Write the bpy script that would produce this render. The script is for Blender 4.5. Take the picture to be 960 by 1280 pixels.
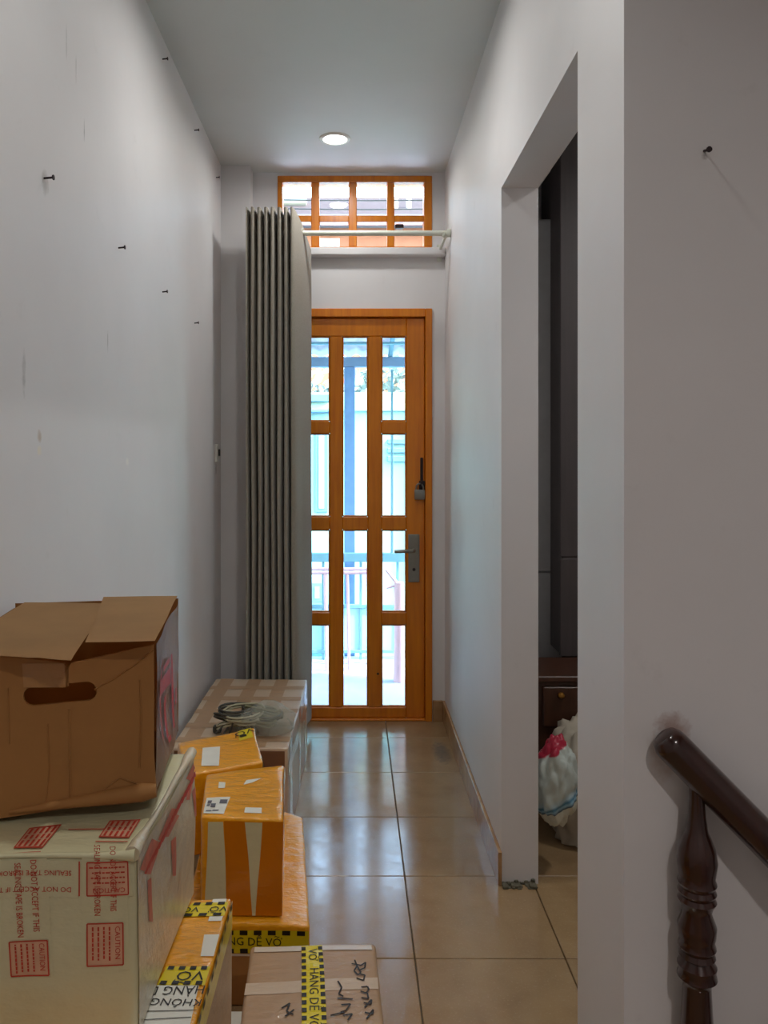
import bpy, bmesh, math, random
from mathutils import Vector, noise
for o in list(bpy.data.objects): bpy.data.objects.remove(o)
S = bpy.context.scene
C = S.collection
# ------------------------------------------------------------------ camera
H, F, VX, VY = 1.334, 961.0, 441.0, 570.0
cam = bpy.data.cameras.new('camera'); co = bpy.data.objects.new('camera', cam); C.objects.link(co)
co.location = (0, 0, H); co.rotation_euler = (math.pi/2, 0, 0)
cam.sensor_fit = 'VERTICAL'; cam.sensor_height = 36; cam.lens = F/1280*36
cam.shift_x = (480-VX)/1280; cam.shift_y = -(640-VY)/1280
cam.clip_start = .02; cam.clip_end = 300
S.camera = co
# ------------------------------------------------------------------ world, sun, exposure
w = bpy.data.worlds.new('world'); S.world = w; w.use_nodes = True
wn = w.node_tree.nodes; wl = w.node_tree.links
sky = wn.new('ShaderNodeTexSky'); sky.sky_type = 'NISHITA'; sky.sun_disc = False
sky.sun_elevation = math.radians(48); sky.sun_rotation = math.radians(100)
sky.air_density = 1.6; sky.dust_density = 2.5
wl.new(sky.outputs[0], wn['Background'].inputs[0]); wn['Background'].inputs[1].default_value = 2.3
sd = bpy.data.lights.new('sun', 'SUN'); sd.energy = 18.0; sd.angle = .01; sd.color = (1, .96, .9)
so = bpy.data.objects.new('sun', sd); C.objects.link(so); so.location = (6, -2, 12)
so.rotation_euler = Vector((-.62, .2, -.75)).to_track_quat('-Z', 'Y').to_euler()
# ceiling downlights: x, y, watts, beam spread in degrees, colour
LAMPS = [(-.08, 3.454, 3.4, 168, (1, 1, .98)), (-.08, 2.3, 4.6, 170, (1, 1, .97)), (.8, -.7, 13.0, 150, (1, .93, .89)), (1.55, 2.0, 9.0, 165, (1, .99, .97)), (-.08, 1.15, 2.6, 120, (1, 1, .97))]  # the side-room lamp is an unseen addition to brighten that room
vs = S.view_settings
vs.view_transform = 'Standard'; vs.look = 'None'; vs.exposure = 0; vs.gamma = 1; vs.use_curve_mapping = False

# ------------------------------------------------------------------ helpers
def at(x, y, Y):
    return Vector(((x-VX)*Y/F, Y, H+(VY-y)*Y/F))
def s2l(c):
    return tuple(((v/255)/12.92 if v/255 <= .04045 else ((v/255+.055)/1.055)**2.4) for v in c)
def wpos(o):
    p = Vector((0, 0, 0))
    while o: p += o.location; o = o.parent
    return p
def obj(name, bm, mat, parent=None, smooth=None, label=None, kind=None):
    me = bpy.data.meshes.new(name)
    if parent is not None: bmesh.ops.translate(bm, verts=bm.verts, vec=-wpos(parent))
    bm.normal_update(); bm.to_mesh(me); bm.free()
    if mat: me.materials.append(mat)
    if smooth is not None:
        for p in me.polygons: p.use_smooth = True
        me.set_sharp_from_angle(angle=math.radians(smooth))
    o = bpy.data.objects.new(name, me); C.objects.link(o); o.parent = parent
    if label: o['label'] = label
    if kind: o['kind'] = kind
    return o
def rebase(o):
    """move a single-mesh thing's origin to the base of its mesh"""
    vs_ = [v.co.copy() for v in o.data.vertices]
    c = Vector(((min(v.x for v in vs_)+max(v.x for v in vs_))/2, (min(v.y for v in vs_)+max(v.y for v in vs_))/2, min(v.z for v in vs_)))
    for v in o.data.vertices: v.co -= c
    o.location = c
    return o
def thing(name, label, cat, loc, group=None):
    o = bpy.data.objects.new(name, None); C.objects.link(o); o.empty_display_size = .05
    o.location = loc; o['label'] = label; o['category'] = cat
    if group: o['group'] = group
    return o
def tag(o, label, cat, group=None):
    o['label'] = label; o['category'] = cat
    if group: o['group'] = group
    return o
def struct_empty(name, loc, label=None):
    o = bpy.data.objects.new(name, None); C.objects.link(o); o.location = loc; o['kind'] = 'structure'
    if label: o['label'] = label
    return o
def abox(bm, lo, hi, bev=0, seg=1):
    b = bmesh.new()
    bmesh.ops.create_cube(b, size=1)
    for v in b.verts:
        v.co = Vector([(lo[i]+hi[i])/2 + v.co[i]*(hi[i]-lo[i]) for i in range(3)])
    if bev: bmesh.ops.bevel(b, geom=b.edges[:], offset=bev, segments=seg, affect='EDGES', profile=.5)
    merge(bm, b); return bm
def merge(bm, b):
    m = bpy.data.meshes.new('tmp'); b.to_mesh(m); b.free(); bm.from_mesh(m); bpy.data.meshes.remove(m)
def box(lo, hi, bev=0, seg=1):
    return abox(bmesh.new(), lo, hi, bev, seg)
def boxes(*l, bev=0):
    bm = bmesh.new()
    for lo, hi in l: abox(bm, lo, hi, bev)
    return bm
def tube(pts, r, n=8, closed=False, bm=None, cap=True):
    bm = bm or bmesh.new()
    pts = [Vector(p) for p in pts]; N = len(pts); rings = []
    ref = Vector((0, 0, 1))
    for i, p in enumerate(pts):
        a = pts[(i-1) % N] if (closed or i > 0) else p
        b = pts[(i+1) % N] if (closed or i < N-1) else p
        t = (b-a).normalized()
        if abs(t.dot(ref)) > .95: ref = Vector((1, 0, 0)) if abs(t.x) < .8 else Vector((0, 1, 0))
        u = t.cross(ref).normalized(); v = u.cross(t).normalized(); ref = v
        rr = r[i] if isinstance(r, (list, tuple)) else r
        rings.append([bm.verts.new(p + (u*math.cos(k*2*math.pi/n)+v*math.sin(k*2*math.pi/n))*rr) for k in range(n)])
    for i in range(N if closed else N-1):
        A, B = rings[i], rings[(i+1) % N]
        for k in range(n): bm.faces.new((A[k], A[(k+1) % n], B[(k+1) % n], B[k]))
    if not closed and cap:
        bm.faces.new(rings[0][::-1]); bm.faces.new(rings[-1])
    bmesh.ops.recalc_face_normals(bm, faces=bm.faces[:])
    return bm
def lathe(prof, c, n=24, bm=None):
    """prof: (r, z) list from bottom to top, about a vertical axis at c"""
    return tube([(c[0], c[1], c[2]+z) for r, z in prof], [max(r, .0005) for r, z in prof], n, bm=bm)
def blob(c, rad, amp, freq, seed, sub=4, squash=None):
    bm = bmesh.new(); bmesh.ops.create_icosphere(bm, subdivisions=sub, radius=1)
    for v in bm.verts:
        d = 1 + amp*noise.noise(v.co*freq+Vector((seed, seed*2.1, 0))) + amp*.5*noise.noise(v.co*freq*2.3+Vector((seed*3, 0, seed)))
        p = v.co*d
        if squash: p = squash(p)
        v.co = Vector((c[0]+p.x*rad[0], c[1]+p.y*rad[1], c[2]+p.z*rad[2]))
    return bm

# ------------------------------------------------------------------ materials
class NT:
    def __init__(s, name):
        s.m = bpy.data.materials.new(name); s.m.use_nodes = True
        s.n = s.m.node_tree.nodes; s.l = s.m.node_tree.links; s.b = s.n['Principled BSDF']
    def add(s, t, **k):
        n = s.n.new(t)
        for a, v in k.items(): setattr(n, a, v)
        return n
    def pos(s, obj_space=False):
        return s.add('ShaderNodeTexCoord').outputs['Object'] if obj_space else s.add('ShaderNodeNewGeometry').outputs['Position']
    def noise(s, vec, scale, detail=4, rough=.55, stretch=None):
        if stretch:
            mp = s.add('ShaderNodeMapping'); mp.inputs['Scale'].default_value = stretch; s.l.new(vec, mp.inputs[0]); vec = mp.outputs[0]
        t = s.add('ShaderNodeTexNoise'); t.inputs['Scale'].default_value = scale; t.inputs['Detail'].default_value = detail
        t.inputs['Roughness'].default_value = rough; s.l.new(vec, t.inputs['Vector']); return t.outputs['Fac']
    def ramp(s, fac, stops):
        r = s.add('ShaderNodeValToRGB'); e = r.color_ramp.elements
        while len(e) < len(stops): e.new(.5)
        for i, (p, c) in enumerate(stops):
            e[i].position = p; e[i].color = (*c, 1) if len(c) == 3 else c
        s.l.new(fac, r.inputs[0]); return r.outputs[0]
    def math(s, op, a, b=None, clamp=False):
        n = s.add('ShaderNodeMath', operation=op, use_clamp=clamp)
        for i, v in enumerate((a, b)):
            if v is None: continue
            if isinstance(v, (int, float)): n.inputs[i].default_value = v
            else: s.l.new(v, n.inputs[i])
        return n.outputs[0]
    def mix(s, fac, a, b):
        n = s.add('ShaderNodeMix', data_type='RGBA')
        for i, v in ((0, fac), (6, a), (7, b)):
            if isinstance(v, (int, float)): n.inputs[i].default_value = v
            elif isinstance(v, tuple): n.inputs[i].default_value = (*v, 1)
            else: s.l.new(v, n.inputs[i])
        return n.outputs[2]
    def col(s, c):
        if isinstance(c, tuple): s.b.inputs['Base Color'].default_value = (*c, 1)
        else: s.l.new(c, s.b.inputs['Base Color'])
    def bump(s, h, strength, dist=.01):
        b = s.add('ShaderNodeBump'); b.inputs['Strength'].default_value = strength; b.inputs['Distance'].default_value = dist
        s.l.new(h, b.inputs['Height']); s.l.new(b.outputs[0], s.b.inputs['Normal'])
    def set(s, **k):
        for a, v in k.items():
            i = s.b.inputs[a.replace('_', ' ')]
            if isinstance(v, (int, float, tuple)): i.default_value = v
            else: s.l.new(v, i)
        return s
def plain(name, rgb, rough=.5, var=.06, scale=20, metal=0, coat=0, bump=0, bscale=60, spec=.5):
    t = NT(name); c = s2l(rgb); p = t.pos()
    t.col(t.ramp(t.noise(p, scale), [(.3, tuple(v*(1-var) for v in c)), (.7, tuple(min(1, v*(1+var)) for v in c))]))
    t.set(Roughness=rough, Metallic=metal, Coat_Weight=coat, Specular_IOR_Level=spec)
    if bump: t.bump(t.noise(p, bscale), bump, .004)
    return t.m
def spots(t, base, lst):
    """lst: (axis a, a0, ra, axis b, b0, rb, colour, strength) - stains with shapes of their own"""
    p = t.pos(); sx = t.add('ShaderNodeSeparateXYZ'); t.l.new(p, sx.inputs[0])
    nz = t.noise(p, 45, 5, .7)
    for (ia, a0, ra, ib, b0, rb, c, st) in lst:
        da = t.math('DIVIDE', t.math('SUBTRACT', sx.outputs[ia], a0), ra)
        db = t.math('DIVIDE', t.math('SUBTRACT', sx.outputs[ib], b0), rb)
        d2 = t.math('ADD', t.math('MULTIPLY', da, da), t.math('MULTIPLY', db, db))
        d2 = t.math('ADD', d2, t.math('MULTIPLY', t.math('SUBTRACT', nz, .5), 2.2))
        f = t.math('MULTIPLY', t.math('SUBTRACT', 1, d2, True), st, True)
        base = t.mix(f, base, s2l(c))
    return base
def paint(name, rgb, lst=(), rough=.55):
    t = NT(name); c = s2l(rgb); p = t.pos()
    b = t.ramp(t.noise(p, 2.2, 6), [(.3, tuple(v*.955 for v in c)), (.7, tuple(min(1, v*1.02) for v in c))])
    fine = t.noise(p, 9, 8, .7)
    b = t.mix(t.math('MULTIPLY', t.math('SUBTRACT', fine, .62, True), 1.1, True), b, s2l((170, 164, 158)))
    b = spots(t, b, lst)
    t.col(b); t.set(Roughness=rough)
    t.bump(t.noise(p, 140, 4, .6), .05, .002)
    return t.m
WALL = (226, 223, 223)
m_wall = paint('wall_paint', WALL)
m_wall_left = paint('wall_paint_left', WALL, [
    (1, 1.590, .012, 2, 1.376, .016, (176, 150, 122), .6), (1, 1.59, .014, 2, 1.345, .012, (235, 225, 205), .9),
    (1, 1.855, .004, 2, 2.12, .03, (70, 65, 60), .45), (1, 2.033, .004, 2, 1.64, .03, (110, 105, 100), .45),
    (1, 1.515, .01, 2, 1.50, .05, (140, 136, 132), .45), (1, 1.74, .004, 2, 2.27, .05, (150, 146, 142), .45),
    (1, 1.80, .004, 2, 2.24, .04, (150, 146, 142), .45), (1, 2.21, .02, 2, 1.318, .012, (240, 236, 230), .8),
    (1, 1.62, .02, 2, 1.91, .03, (165, 160, 155), .6), (1, 3.64, .015, 2, 1.275, .03, (150, 143, 138), .9)])
m_wall_stair = paint('wall_paint_stair', WALL, [
    (0, .545, .035, 2, .868, .035, (150, 96, 66), .6), (0, .53, .03, 2, .82, .05, (180, 146, 122), .4)])
m_ceil = paint('ceiling_paint', (212, 214, 212))
m_rough_cement = plain('bare_cement', (96, 92, 76), .9, .35, 60, bump=.6, bscale=90)

def tile_mat():
    t = NT('floor_tile_glaze'); p = t.pos()
    r = t.add('ShaderNodeObjectInfo').outputs['Random']
    a = t.ramp(t.noise(p, 7, 6, .6), [(.3, s2l((146, 118, 84))), (.7, s2l((166, 138, 100)))])
    sp = t.noise(p, 160, 3, .7)
    a = t.mix(t.math('MULTIPLY', t.math('SUBTRACT', sp, .56, True), 2.5, True), a, s2l((190, 168, 134)))
    a = t.mix(t.math('MULTIPLY', r, .25), a, s2l((140, 114, 84)))
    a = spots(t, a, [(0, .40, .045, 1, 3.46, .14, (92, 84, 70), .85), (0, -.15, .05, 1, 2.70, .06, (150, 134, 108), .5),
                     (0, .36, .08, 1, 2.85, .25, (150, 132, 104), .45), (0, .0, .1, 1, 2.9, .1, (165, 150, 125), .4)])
    t.col(a)
    rg = t.noise(p, 28, 6, .7)
    rr = t.math('ADD', t.math('MULTIPLY', t.math('ADD', rg, t.math('MULTIPLY', t.math('SUBTRACT', t.noise(p, 6, 7, .75), .5), 1.2)), .24), .05, True)
    t.set(Roughness=rr, Specular_IOR_Level=1.0)
    t.bump(t.noise(p, 12, 5, .6), .02, .004)
    return t.m
m_tile = tile_mat()
m_grout = plain('grout', (100, 84, 64), .9, .15, 60)
def skirting():
    t = NT('skirting_tile_glaze'); p = t.pos()
    t.col(t.ramp(t.noise(p, 14, 6, .65), [(.3, s2l((150, 112, 76))), (.7, s2l((182, 144, 102)))])); t.set(Roughness=.25); return t.m
m_skirt = skirting()
def wood_mat(name, dark, light, rough=.32, coat=.3, stretch=(18, 18, 1.2)):
    t = NT(name); p = t.pos()
    g = t.noise(p, 2.6, 6, .6, stretch=stretch)
    t.col(t.ramp(g, [(.25, s2l(dark)), (.75, s2l(light))])); t.set(Roughness=rough, Coat_Weight=coat, Coat_Roughness=.15)
    t.bump(g, .06, .003); return t.m
m_orange = wood_mat('orange_varnished_wood', (200, 104, 4), (228, 138, 14))
m_darkwood = wood_mat('dark_varnished_wood', (34, 13, 8), (60, 25, 15), .22, .5)
m_wardrobe = wood_mat('dark_wardrobe_wood', (70, 64, 64), (82, 74, 74), .5, 0)
m_chest = wood_mat('brown_chest_wood', (66, 38, 24), (84, 50, 32), .4, .1)
def glass_mat(name='window_glass'):
    t = NT(name); t.n.remove(t.b)
    tr = t.add('ShaderNodeBsdfTransparent'); gl = t.add('ShaderNodeBsdfGlossy'); gl.inputs['Roughness'].default_value = .03
    tr.inputs[0].default_value = (.93, .97, .97, 1)
    fr = t.add('ShaderNodeFresnel'); fr.inputs[0].default_value = 1.45
    mx = t.add('ShaderNodeMixShader'); t.l.new(fr.outputs[0], mx.inputs[0]); t.l.new(tr.outputs[0], mx.inputs[1]); t.l.new(gl.outputs[0], mx.inputs[2])
    t.l.new(mx.outputs[0], t.n['Material Output'].inputs[0]); return t.m
m_glass = glass_mat()
def film_mat():
    t = NT('clear_plastic_film'); t.n.remove(t.b)
    tr = t.add('ShaderNodeBsdfTransparent'); gl = t.add('ShaderNodeBsdfPrincipled')
    gl.inputs['Base Color'].default_value = (*s2l((196, 198, 182)), 1); gl.inputs['Roughness'].default_value = .15
    p = t.pos(); b = t.add('ShaderNodeBump'); b.inputs['Strength'].default_value = .8; b.inputs['Distance'].default_value = .01
    t.l.new(t.noise(p, 38, 4), b.inputs['Height']); t.l.new(b.outputs[0], gl.inputs['Normal'])
    mx = t.add('ShaderNodeMixShader'); mx.inputs[0].default_value = .33; t.l.new(tr.outputs[0], mx.inputs[1]); t.l.new(gl.outputs[0], mx.inputs[2])
    t.l.new(mx.outputs[0], t.n['Material Output'].inputs[0]); return t.m
m_film = film_mat()
def emit(name, col, st):
    t = NT(name); t.set(Emission_Strength=st); t.b.inputs['Emission Color'].default_value = (*col, 1); return t.m
def curtain_mat():
    t = NT('grey_beige_curtain_cloth'); p = t.pos()
    a = t.ramp(t.noise(p, 260, 3, .6), [(.3, s2l((138, 131, 118))), (.7, s2l((160, 152, 138)))])
    t.col(a); t.set(Roughness=.85, Sheen_Weight=.2); t.bump(t.noise(p, 420, 2), .15, .001); return t.m
m_curtain = curtain_mat()
m_white_metal = plain('white_painted_metal', (216, 218, 204), .35, .03)
m_steel = plain('brushed_steel', (150, 150, 142), .35, .05, 40, metal=.9)
m_dark_metal = plain('dark_iron', (52, 42, 44), .5, .15, 40, metal=.6)
m_plastic_white = plain('white_plastic', (225, 222, 214), .4, .02)
m_black = plain('black_plastic', (28, 27, 26), .5, .05)
def cardboard(name, rgb, rough=.75, wrap=0, var=.1, wr=.25, wb=.5):
    t = NT(name); c = s2l(rgb); p = t.pos()
    a = t.ramp(t.noise(p, 5, 6, .6), [(.3, tuple(v*(1-var) for v in c)), (.7, tuple(min(1, v*(1+var)) for v in c))])
    fib = t.noise(p, 30, 5, .6, stretch=(1, 1, 9))
    a = t.mix(t.math('MULTIPLY', t.math('SUBTRACT', fib, .55, True), .5, True), a, tuple(v*.75 for v in c))
    t.col(a); t.set(Roughness=rough)
    if wrap:
        t.set(Coat_Weight=wrap, Coat_Roughness=wr*.5, Roughness=rough)
        b = t.add('ShaderNodeBump'); b.inputs['Strength'].default_value = wb; b.inputs['Distance'].default_value = .008
        t.l.new(t.noise(p, 17, 4, .58, stretch=(1, 2.2, 1.4)), b.inputs['Height']); t.l.new(b.outputs[0], t.b.inputs['Coat Normal'])
        t.l.new(b.outputs[0], t.b.inputs['Normal'])
    return t.m
m_card = cardboard('brown_cardboard', (166, 116, 62))
m_card_toplit = cardboard('toplit_brown_cardboard', (196, 152, 100))  # lighter copy of the brown cardboard, overhead light on the lid put in colour
m_card_in = cardboard('cardboard_inside', (150, 112, 70), .85)
m_card_wrapped = cardboard('taped_brown_cardboard', (172, 138, 104), .5, .5)
m_card_pale = cardboard('pale_taped_cardboard', (196, 172, 146), .45, .35, .05)
m_tape_brown = cardboard('brown_packing_tape', (178, 128, 72), .3, .6, .06, .15, .4)
m_crushed = cardboard('crushed_tan_side', (198, 156, 118), .45, .4, .14, .25, .6)
m_tape_clear = cardboard('pale_packing_tape', (208, 192, 172), .25, .6, .04, .15, .25)
m_beige_wrap = cardboard('beige_wrapped_carton', (214, 208, 168), .35, .6, .06, .2, .35)
m_side_film = cardboard('whitish_film_side', (204, 190, 160), .35, .6, .1, .2, .5)
m_orange_tape = cardboard('orange_packing_tape', (236, 160, 18), .3, .8, .14, .12, 1.0)
m_orange_dark = cardboard('amber_packing_tape', (206, 118, 8), .3, .6, .08, .15, .25)
m_yellow_tape = cardboard('yellow_warning_tape', (222, 200, 20), .3, .6, .05, .15, .3)
m_ink = plain('black_tape_ink', (26, 22, 18), .4, .1)
m_red = plain('red_tape_ink', (196, 62, 44), .5, .12, 60)
m_redpale = plain('pale_red_ink', (220, 172, 140), .5, .1, 40)
m_label = plain('white_paper_label', (222, 220, 208), .5, .03, 30)
m_grey_ink = plain('grey_printing', (96, 96, 104), .5, .1)

# ------------------------------------------------------------------ room shell
XL, XR, YB, ZC = -.648, .463, 3.87, 2.76
WT = .115
YP, YO0, YO1, ZL = 1.3125, 1.583, 2.396, 2.169          # stair wall plane, opening sides, lintel height
XF = 2.3                                               # far right wall
YF = -1.7                                              # wall behind the camera
ZB = -3.0
DX0, DX1, DZ1, WZ0, WZ1 = -.3785, .3987, 2.075, 2.373, 2.7435
def struct(name, bm, mat, label=None):
    o = obj(name, bm, mat); o['kind'] = 'structure'
    if label: o['label'] = label
    return o
struct('wall_left', box((XL-.12, YF-.12, ZB), (XL, YB+.12, ZC)), m_wall_left, 'long white painted wall with nails above the cartons')
struct('wall_back', boxes(((XL, YB, ZB), (DX0, YB+.12, ZC)), ((DX1, YB, ZB), (XF+.12, YB+.12, ZC)), ((DX0, YB, DZ1), (DX1, YB+.12, WZ0)),
       ((DX0, YB, WZ1), (DX1, YB+.12, ZC)), ((DX0, YB, ZB), (DX1, YB+.12, -.001)), ((XL, YB-.095, 0), (-.5035, YB, ZC))), m_wall,
       'white end wall with corner pillar around door and high window')
struct('wall_right', boxes(((XR, YO1, 0), (XR+WT, YB, ZC)), ((XR, YO0, ZL), (XR+WT, YO1, ZC)), ((XR, YP+.11, ZB), (XR+WT, YO0, ZC))), m_wall,
       'white wall with an open doorway to a dark room')
struct('wall_stair', box((XR, YP, ZB), (XF, YP+.11, ZC)), m_wall_stair, 'white wall above the stairs with one nail')
struct('wall_far_right', box((XF, YF-.12, ZB), (XF+.12, YB, ZC)), m_wall)
struct('wall_front', box((XL, YF-.12, ZB), (XF, YF, ZC)), m_wall)
struct('ceiling', box((XL-.12, YF-.12, ZC), (XF+.12, YB+.12, ZC+.15)), m_ceil, 'plain white ceiling')
# floor slab with tiles, stair well left open
fl = struct('floor', boxes(((XL, YF, -.15), (.62, YP, -.0095)), ((XL, YP, -.15), (XF, YB, -.0095))), m_grout, 'beige polished floor tiles')
struct('floor_lower', box((XL, YF, ZB-.1), (XF, YB, ZB)), m_tile)
tcache = {}
def floor_tile(x0, x1, y0, y1):
    k = (round(x1-x0, 3), round(y1-y0, 3))
    if k not in tcache:
        b = box((0, 0, -.012), (k[0], k[1], 0), .0018); me = bpy.data.meshes.new('tile'); b.to_mesh(me); b.free(); me.materials.append(m_tile); tcache[k] = me
    o = bpy.data.objects.new('tile', tcache[k]); C.objects.link(o); o.parent = fl; o.location = (x0, y0, 0)
def lay(xa, xb, ya, yb):
    g = .0013
    i0 = math.floor((xa-.165)/.4); j0 = math.floor((ya-3.642)/.4)
    for i in range(i0, i0+14):
        for j in range(j0, j0+20):
            x0, x1, y0, y1 = .165+i*.4, .565+i*.4, 3.642+j*.4, 4.042+j*.4
            x0, x1, y0, y1 = max(x0, xa)+g, min(x1, xb)-g, max(y0, ya)+g, min(y1, yb)-g
            if x1-x0 > .02 and y1-y0 > .02: floor_tile(x0, x1, y0, y1)
lay(XL, .565, YF, 2.442); lay(.565, .62, YF, YP); lay(XL, XR, 2.442, YB); lay(.565, XF, YP+.11, YB)
# skirting tiles
bsr = struct_empty('baseboard_right', (XR, YO1, 0), 'row of tan skirting tiles along the white wall')
y = YO1-.012
while y < YB-.02:
    y2 = min(y+.4, YB-.002); obj('skirting_tile', box((XR-.012, y+.001, 0), (XR, y2-.001, .105), .002), m_skirt, bsr); y = y2
bsb = struct_empty('baseboard_back', (.43, YB, 0), 'short tan skirting tile between door and corner')
obj('skirting_tile', box((DX1+.003, YB-.012, 0), (XR-.012, YB, .105), .002), m_skirt, bsb)
rb = bmesh.new(); random.seed(4)
for i in range(26):
    x = XR+.004+random.random()*.1; s_ = .006+random.random()*.011
    yy_ = YO1-.002-random.random()*.024; abox(rb, (x-s_*.7, yy_-s_*.6, -.001), (x+s_*.7, yy_+s_*.6, .002+random.random()*.009), .002)
for i in range(10):
    x = XR+.004+i*.0105; abox(rb, (x-.007, YO1-.004, -.001), (x+.007, YO1+.003, .006+random.random()*.011), .003)
tag(rebase(obj('broken_skirting_mortar', rb, m_rough_cement)), 'broken grey mortar left at the foot of the doorway pier', 'mortar')
# staircase going down beside the stair wall
st = struct_empty('staircase', (.62, .5, -.2), 'tiled steps going down beside the white wall')
for i in range(7):
    x0 = .62+i*.235; obj('step', box((x0-.02 if i else x0, .05, -.2*(i+1)-.12), (x0+.255, YP, -.2*(i+1)), .004), m_tile, st)

# ------------------------------------------------------------------ door
fy0 = YB-.012
d = struct_empty('door_1', (0, YB, 0), 'orange varnished wooden door with eleven narrow glass panes')
for a, b_ in ((DX0, DX0+.034), (DX1-.034, DX1)):
    obj('frame_post', box((a, fy0, 0), (b_, YB+.11, DZ1), .003), m_orange, d)
obj('frame_head', box((DX0+.034, fy0, DZ1-.042), (DX1-.034, YB+.11, DZ1), .003), m_orange, d)
ly0, ly1 = YB+.012, YB+.052
lx0, lx1 = DX0+.036, DX1-.036
def pz(y): return H+(VY-y)*YB/F
def pxx(x): return (x-VX)*YB/F
Zt, Za, Zb, Zc_, Zd, Ze, Zf_, Zg = [pz(v) for v in (420, 526, 542, 646, 663, 766, 782, 885)]
cl = (pxx(379), pxx(412)); cm = (pxx(428), pxx(460)); cr = (pxx(477), pxx(508))
for a, b_ in ((lx0, cl[0]), (cr[1], lx1)): obj('stile', box((a, ly0, .012), (b_, ly1, DZ1-.044), .004), m_orange, d)
for a, b_ in ((cl[1], cm[0]), (cm[1], cr[0])): obj('muntin', box((a, ly0, Zg), (b_, ly1, Zt), .004), m_orange, d)
obj('top_rail', box((cl[0], ly0, Zt), (cr[1], ly1, DZ1-.044), .004), m_orange, d)
obj('bottom_rail', box((cl[0], ly0, .012), (cr[1], ly1, Zg), .004), m_orange, d)
for c in (cl, cm, cr): obj('middle_rail', box((c[0], ly0, Zd), (c[1], ly1, Zc_), .004), m_orange, d)
for c in (cl, cr):
    for lo, hi in ((Zb, Za), (Zf_, Ze)): obj('crossbar', box((c[0], ly0, lo), (c[1], ly1, hi), .004), m_orange, d)
def pane(par, x0, x1, z0, z1, yy):
    obj('glass_pane', box((x0-.004, yy, z0-.004), (x1+.004, yy+.004, z1+.004)), m_glass, par)
    for lo, hi in (((x0, yy-.012, z0), (x0+.006, yy, z1)), ((x1-.006, yy-.012, z0), (x1, yy, z1)), ((x0, yy-.012, z0), (x1, yy, z0+.006)), ((x0, yy-.012, z1-.006), (x1, yy, z1))):
        obj('glazing_bead', box(lo, hi, .002), m_orange, par)
for c in (cl, cr):
    for lo, hi in ((Za, Zt), (Zc_, Zb), (Ze, Zd), (Zg, Zf_)): pane(d, c[0], c[1], lo, hi, YB+.034)
for lo, hi in ((Zc_, Zt), (Zg, Zd)): pane(d, cm[0], cm[1], lo, hi, YB+.034)
for lo, hi in (((lx0-.003, ly1, .012), (lx0+.012, ly1+.02, DZ1-.042)), ((lx1-.012, ly1, .012), (lx1+.003, ly1+.02, DZ1-.042)), ((lx0+.012, ly1, DZ1-.056), (lx1-.012, ly1+.02, DZ1-.042))):
    obj('door_stop', box(lo, hi, .002), m_orange, d)
obj('threshold', box((DX0+.034, YB-.005, 0), (DX1-.034, YB+.115, .011), .002), m_orange, d)
hx = pxx(517.5)
hp = obj('handle_plate', box((hx-.028, ly0-.008, pz(728)), (hx+.028, ly0+.001, pz(668)), .003, 2), m_steel, d, label='brushed steel handle plate')
hz = pz(688)
obj('lever', tube([(hx-.002, ly0-.004, hz), (hx-.002, ly0-.035, hz), (hx-.012, ly0-.045, hz), (hx-.05, ly0-.047, hz), (hx-.1, ly0-.044, hz-.002)], [.010, .010, .010, .0095, .009], 10), m_steel, hp, 40)
obj('keyhole', tube([(hx, ly0-.011, pz(712)), (hx, ly0-.007, pz(712))], .008, 12), m_dark_metal, hp, 40)
obj('keyhole_cover', tube([(hx, ly0-.0135, pz(712)), (hx, ly0-.0105, pz(712))], .004, 8), m_black, hp)
px_ = pxx(525)
hs = obj('hasp_strap', box((px_+.002, ly0-.006, pz(612)), (px_+.016, ly0+.001, pz(572)), .002), m_dark_metal, d, label='dark iron hasp strap')
obj('hasp_plate', box((px_-.004, ly0-.009, pz(617)), (px_+.026, ly0+.001, pz(601)), .003), m_dark_metal, hs)
obj('staple', tube([(px_+.004, ly0-.002, pz(604)), (px_+.004, ly0-.022, pz(604)), (px_+.004, ly0-.022, pz(609)), (px_+.004, ly0-.002, pz(609))], .0028, 8), m_dark_metal, hs, 40)
obj('screw_hole', tube([(pxx(472.5), ly0-.0015, pz(843)), (pxx(472.5), ly0+.001, pz(843))], .006, 10), m_ink, d)
# padlock hanging on the hasp
plk = thing('padlock', 'small steel padlock hanging from the hasp of the orange door', 'padlock', (px_-.002, ly0-.014, pz(624.5)))
obj('lock_body', box((px_-.028, ly0-.022, pz(624.5)), (px_+.024, ly0-.004, pz(612)), .004, 2), m_steel, plk, 40)
arc = [(px_-.002-.018*math.cos(a), ly0-.013, pz(610)+.022*math.sin(a)) for a in [i*math.pi/12 for i in range(13)]]
obj('shackle', tube([(px_-.02, ly0-.013, pz(613))]+arc+[(px_+.016, ly0-.013, pz(613))], .0038, 8), m_steel, plk, 50)
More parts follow.
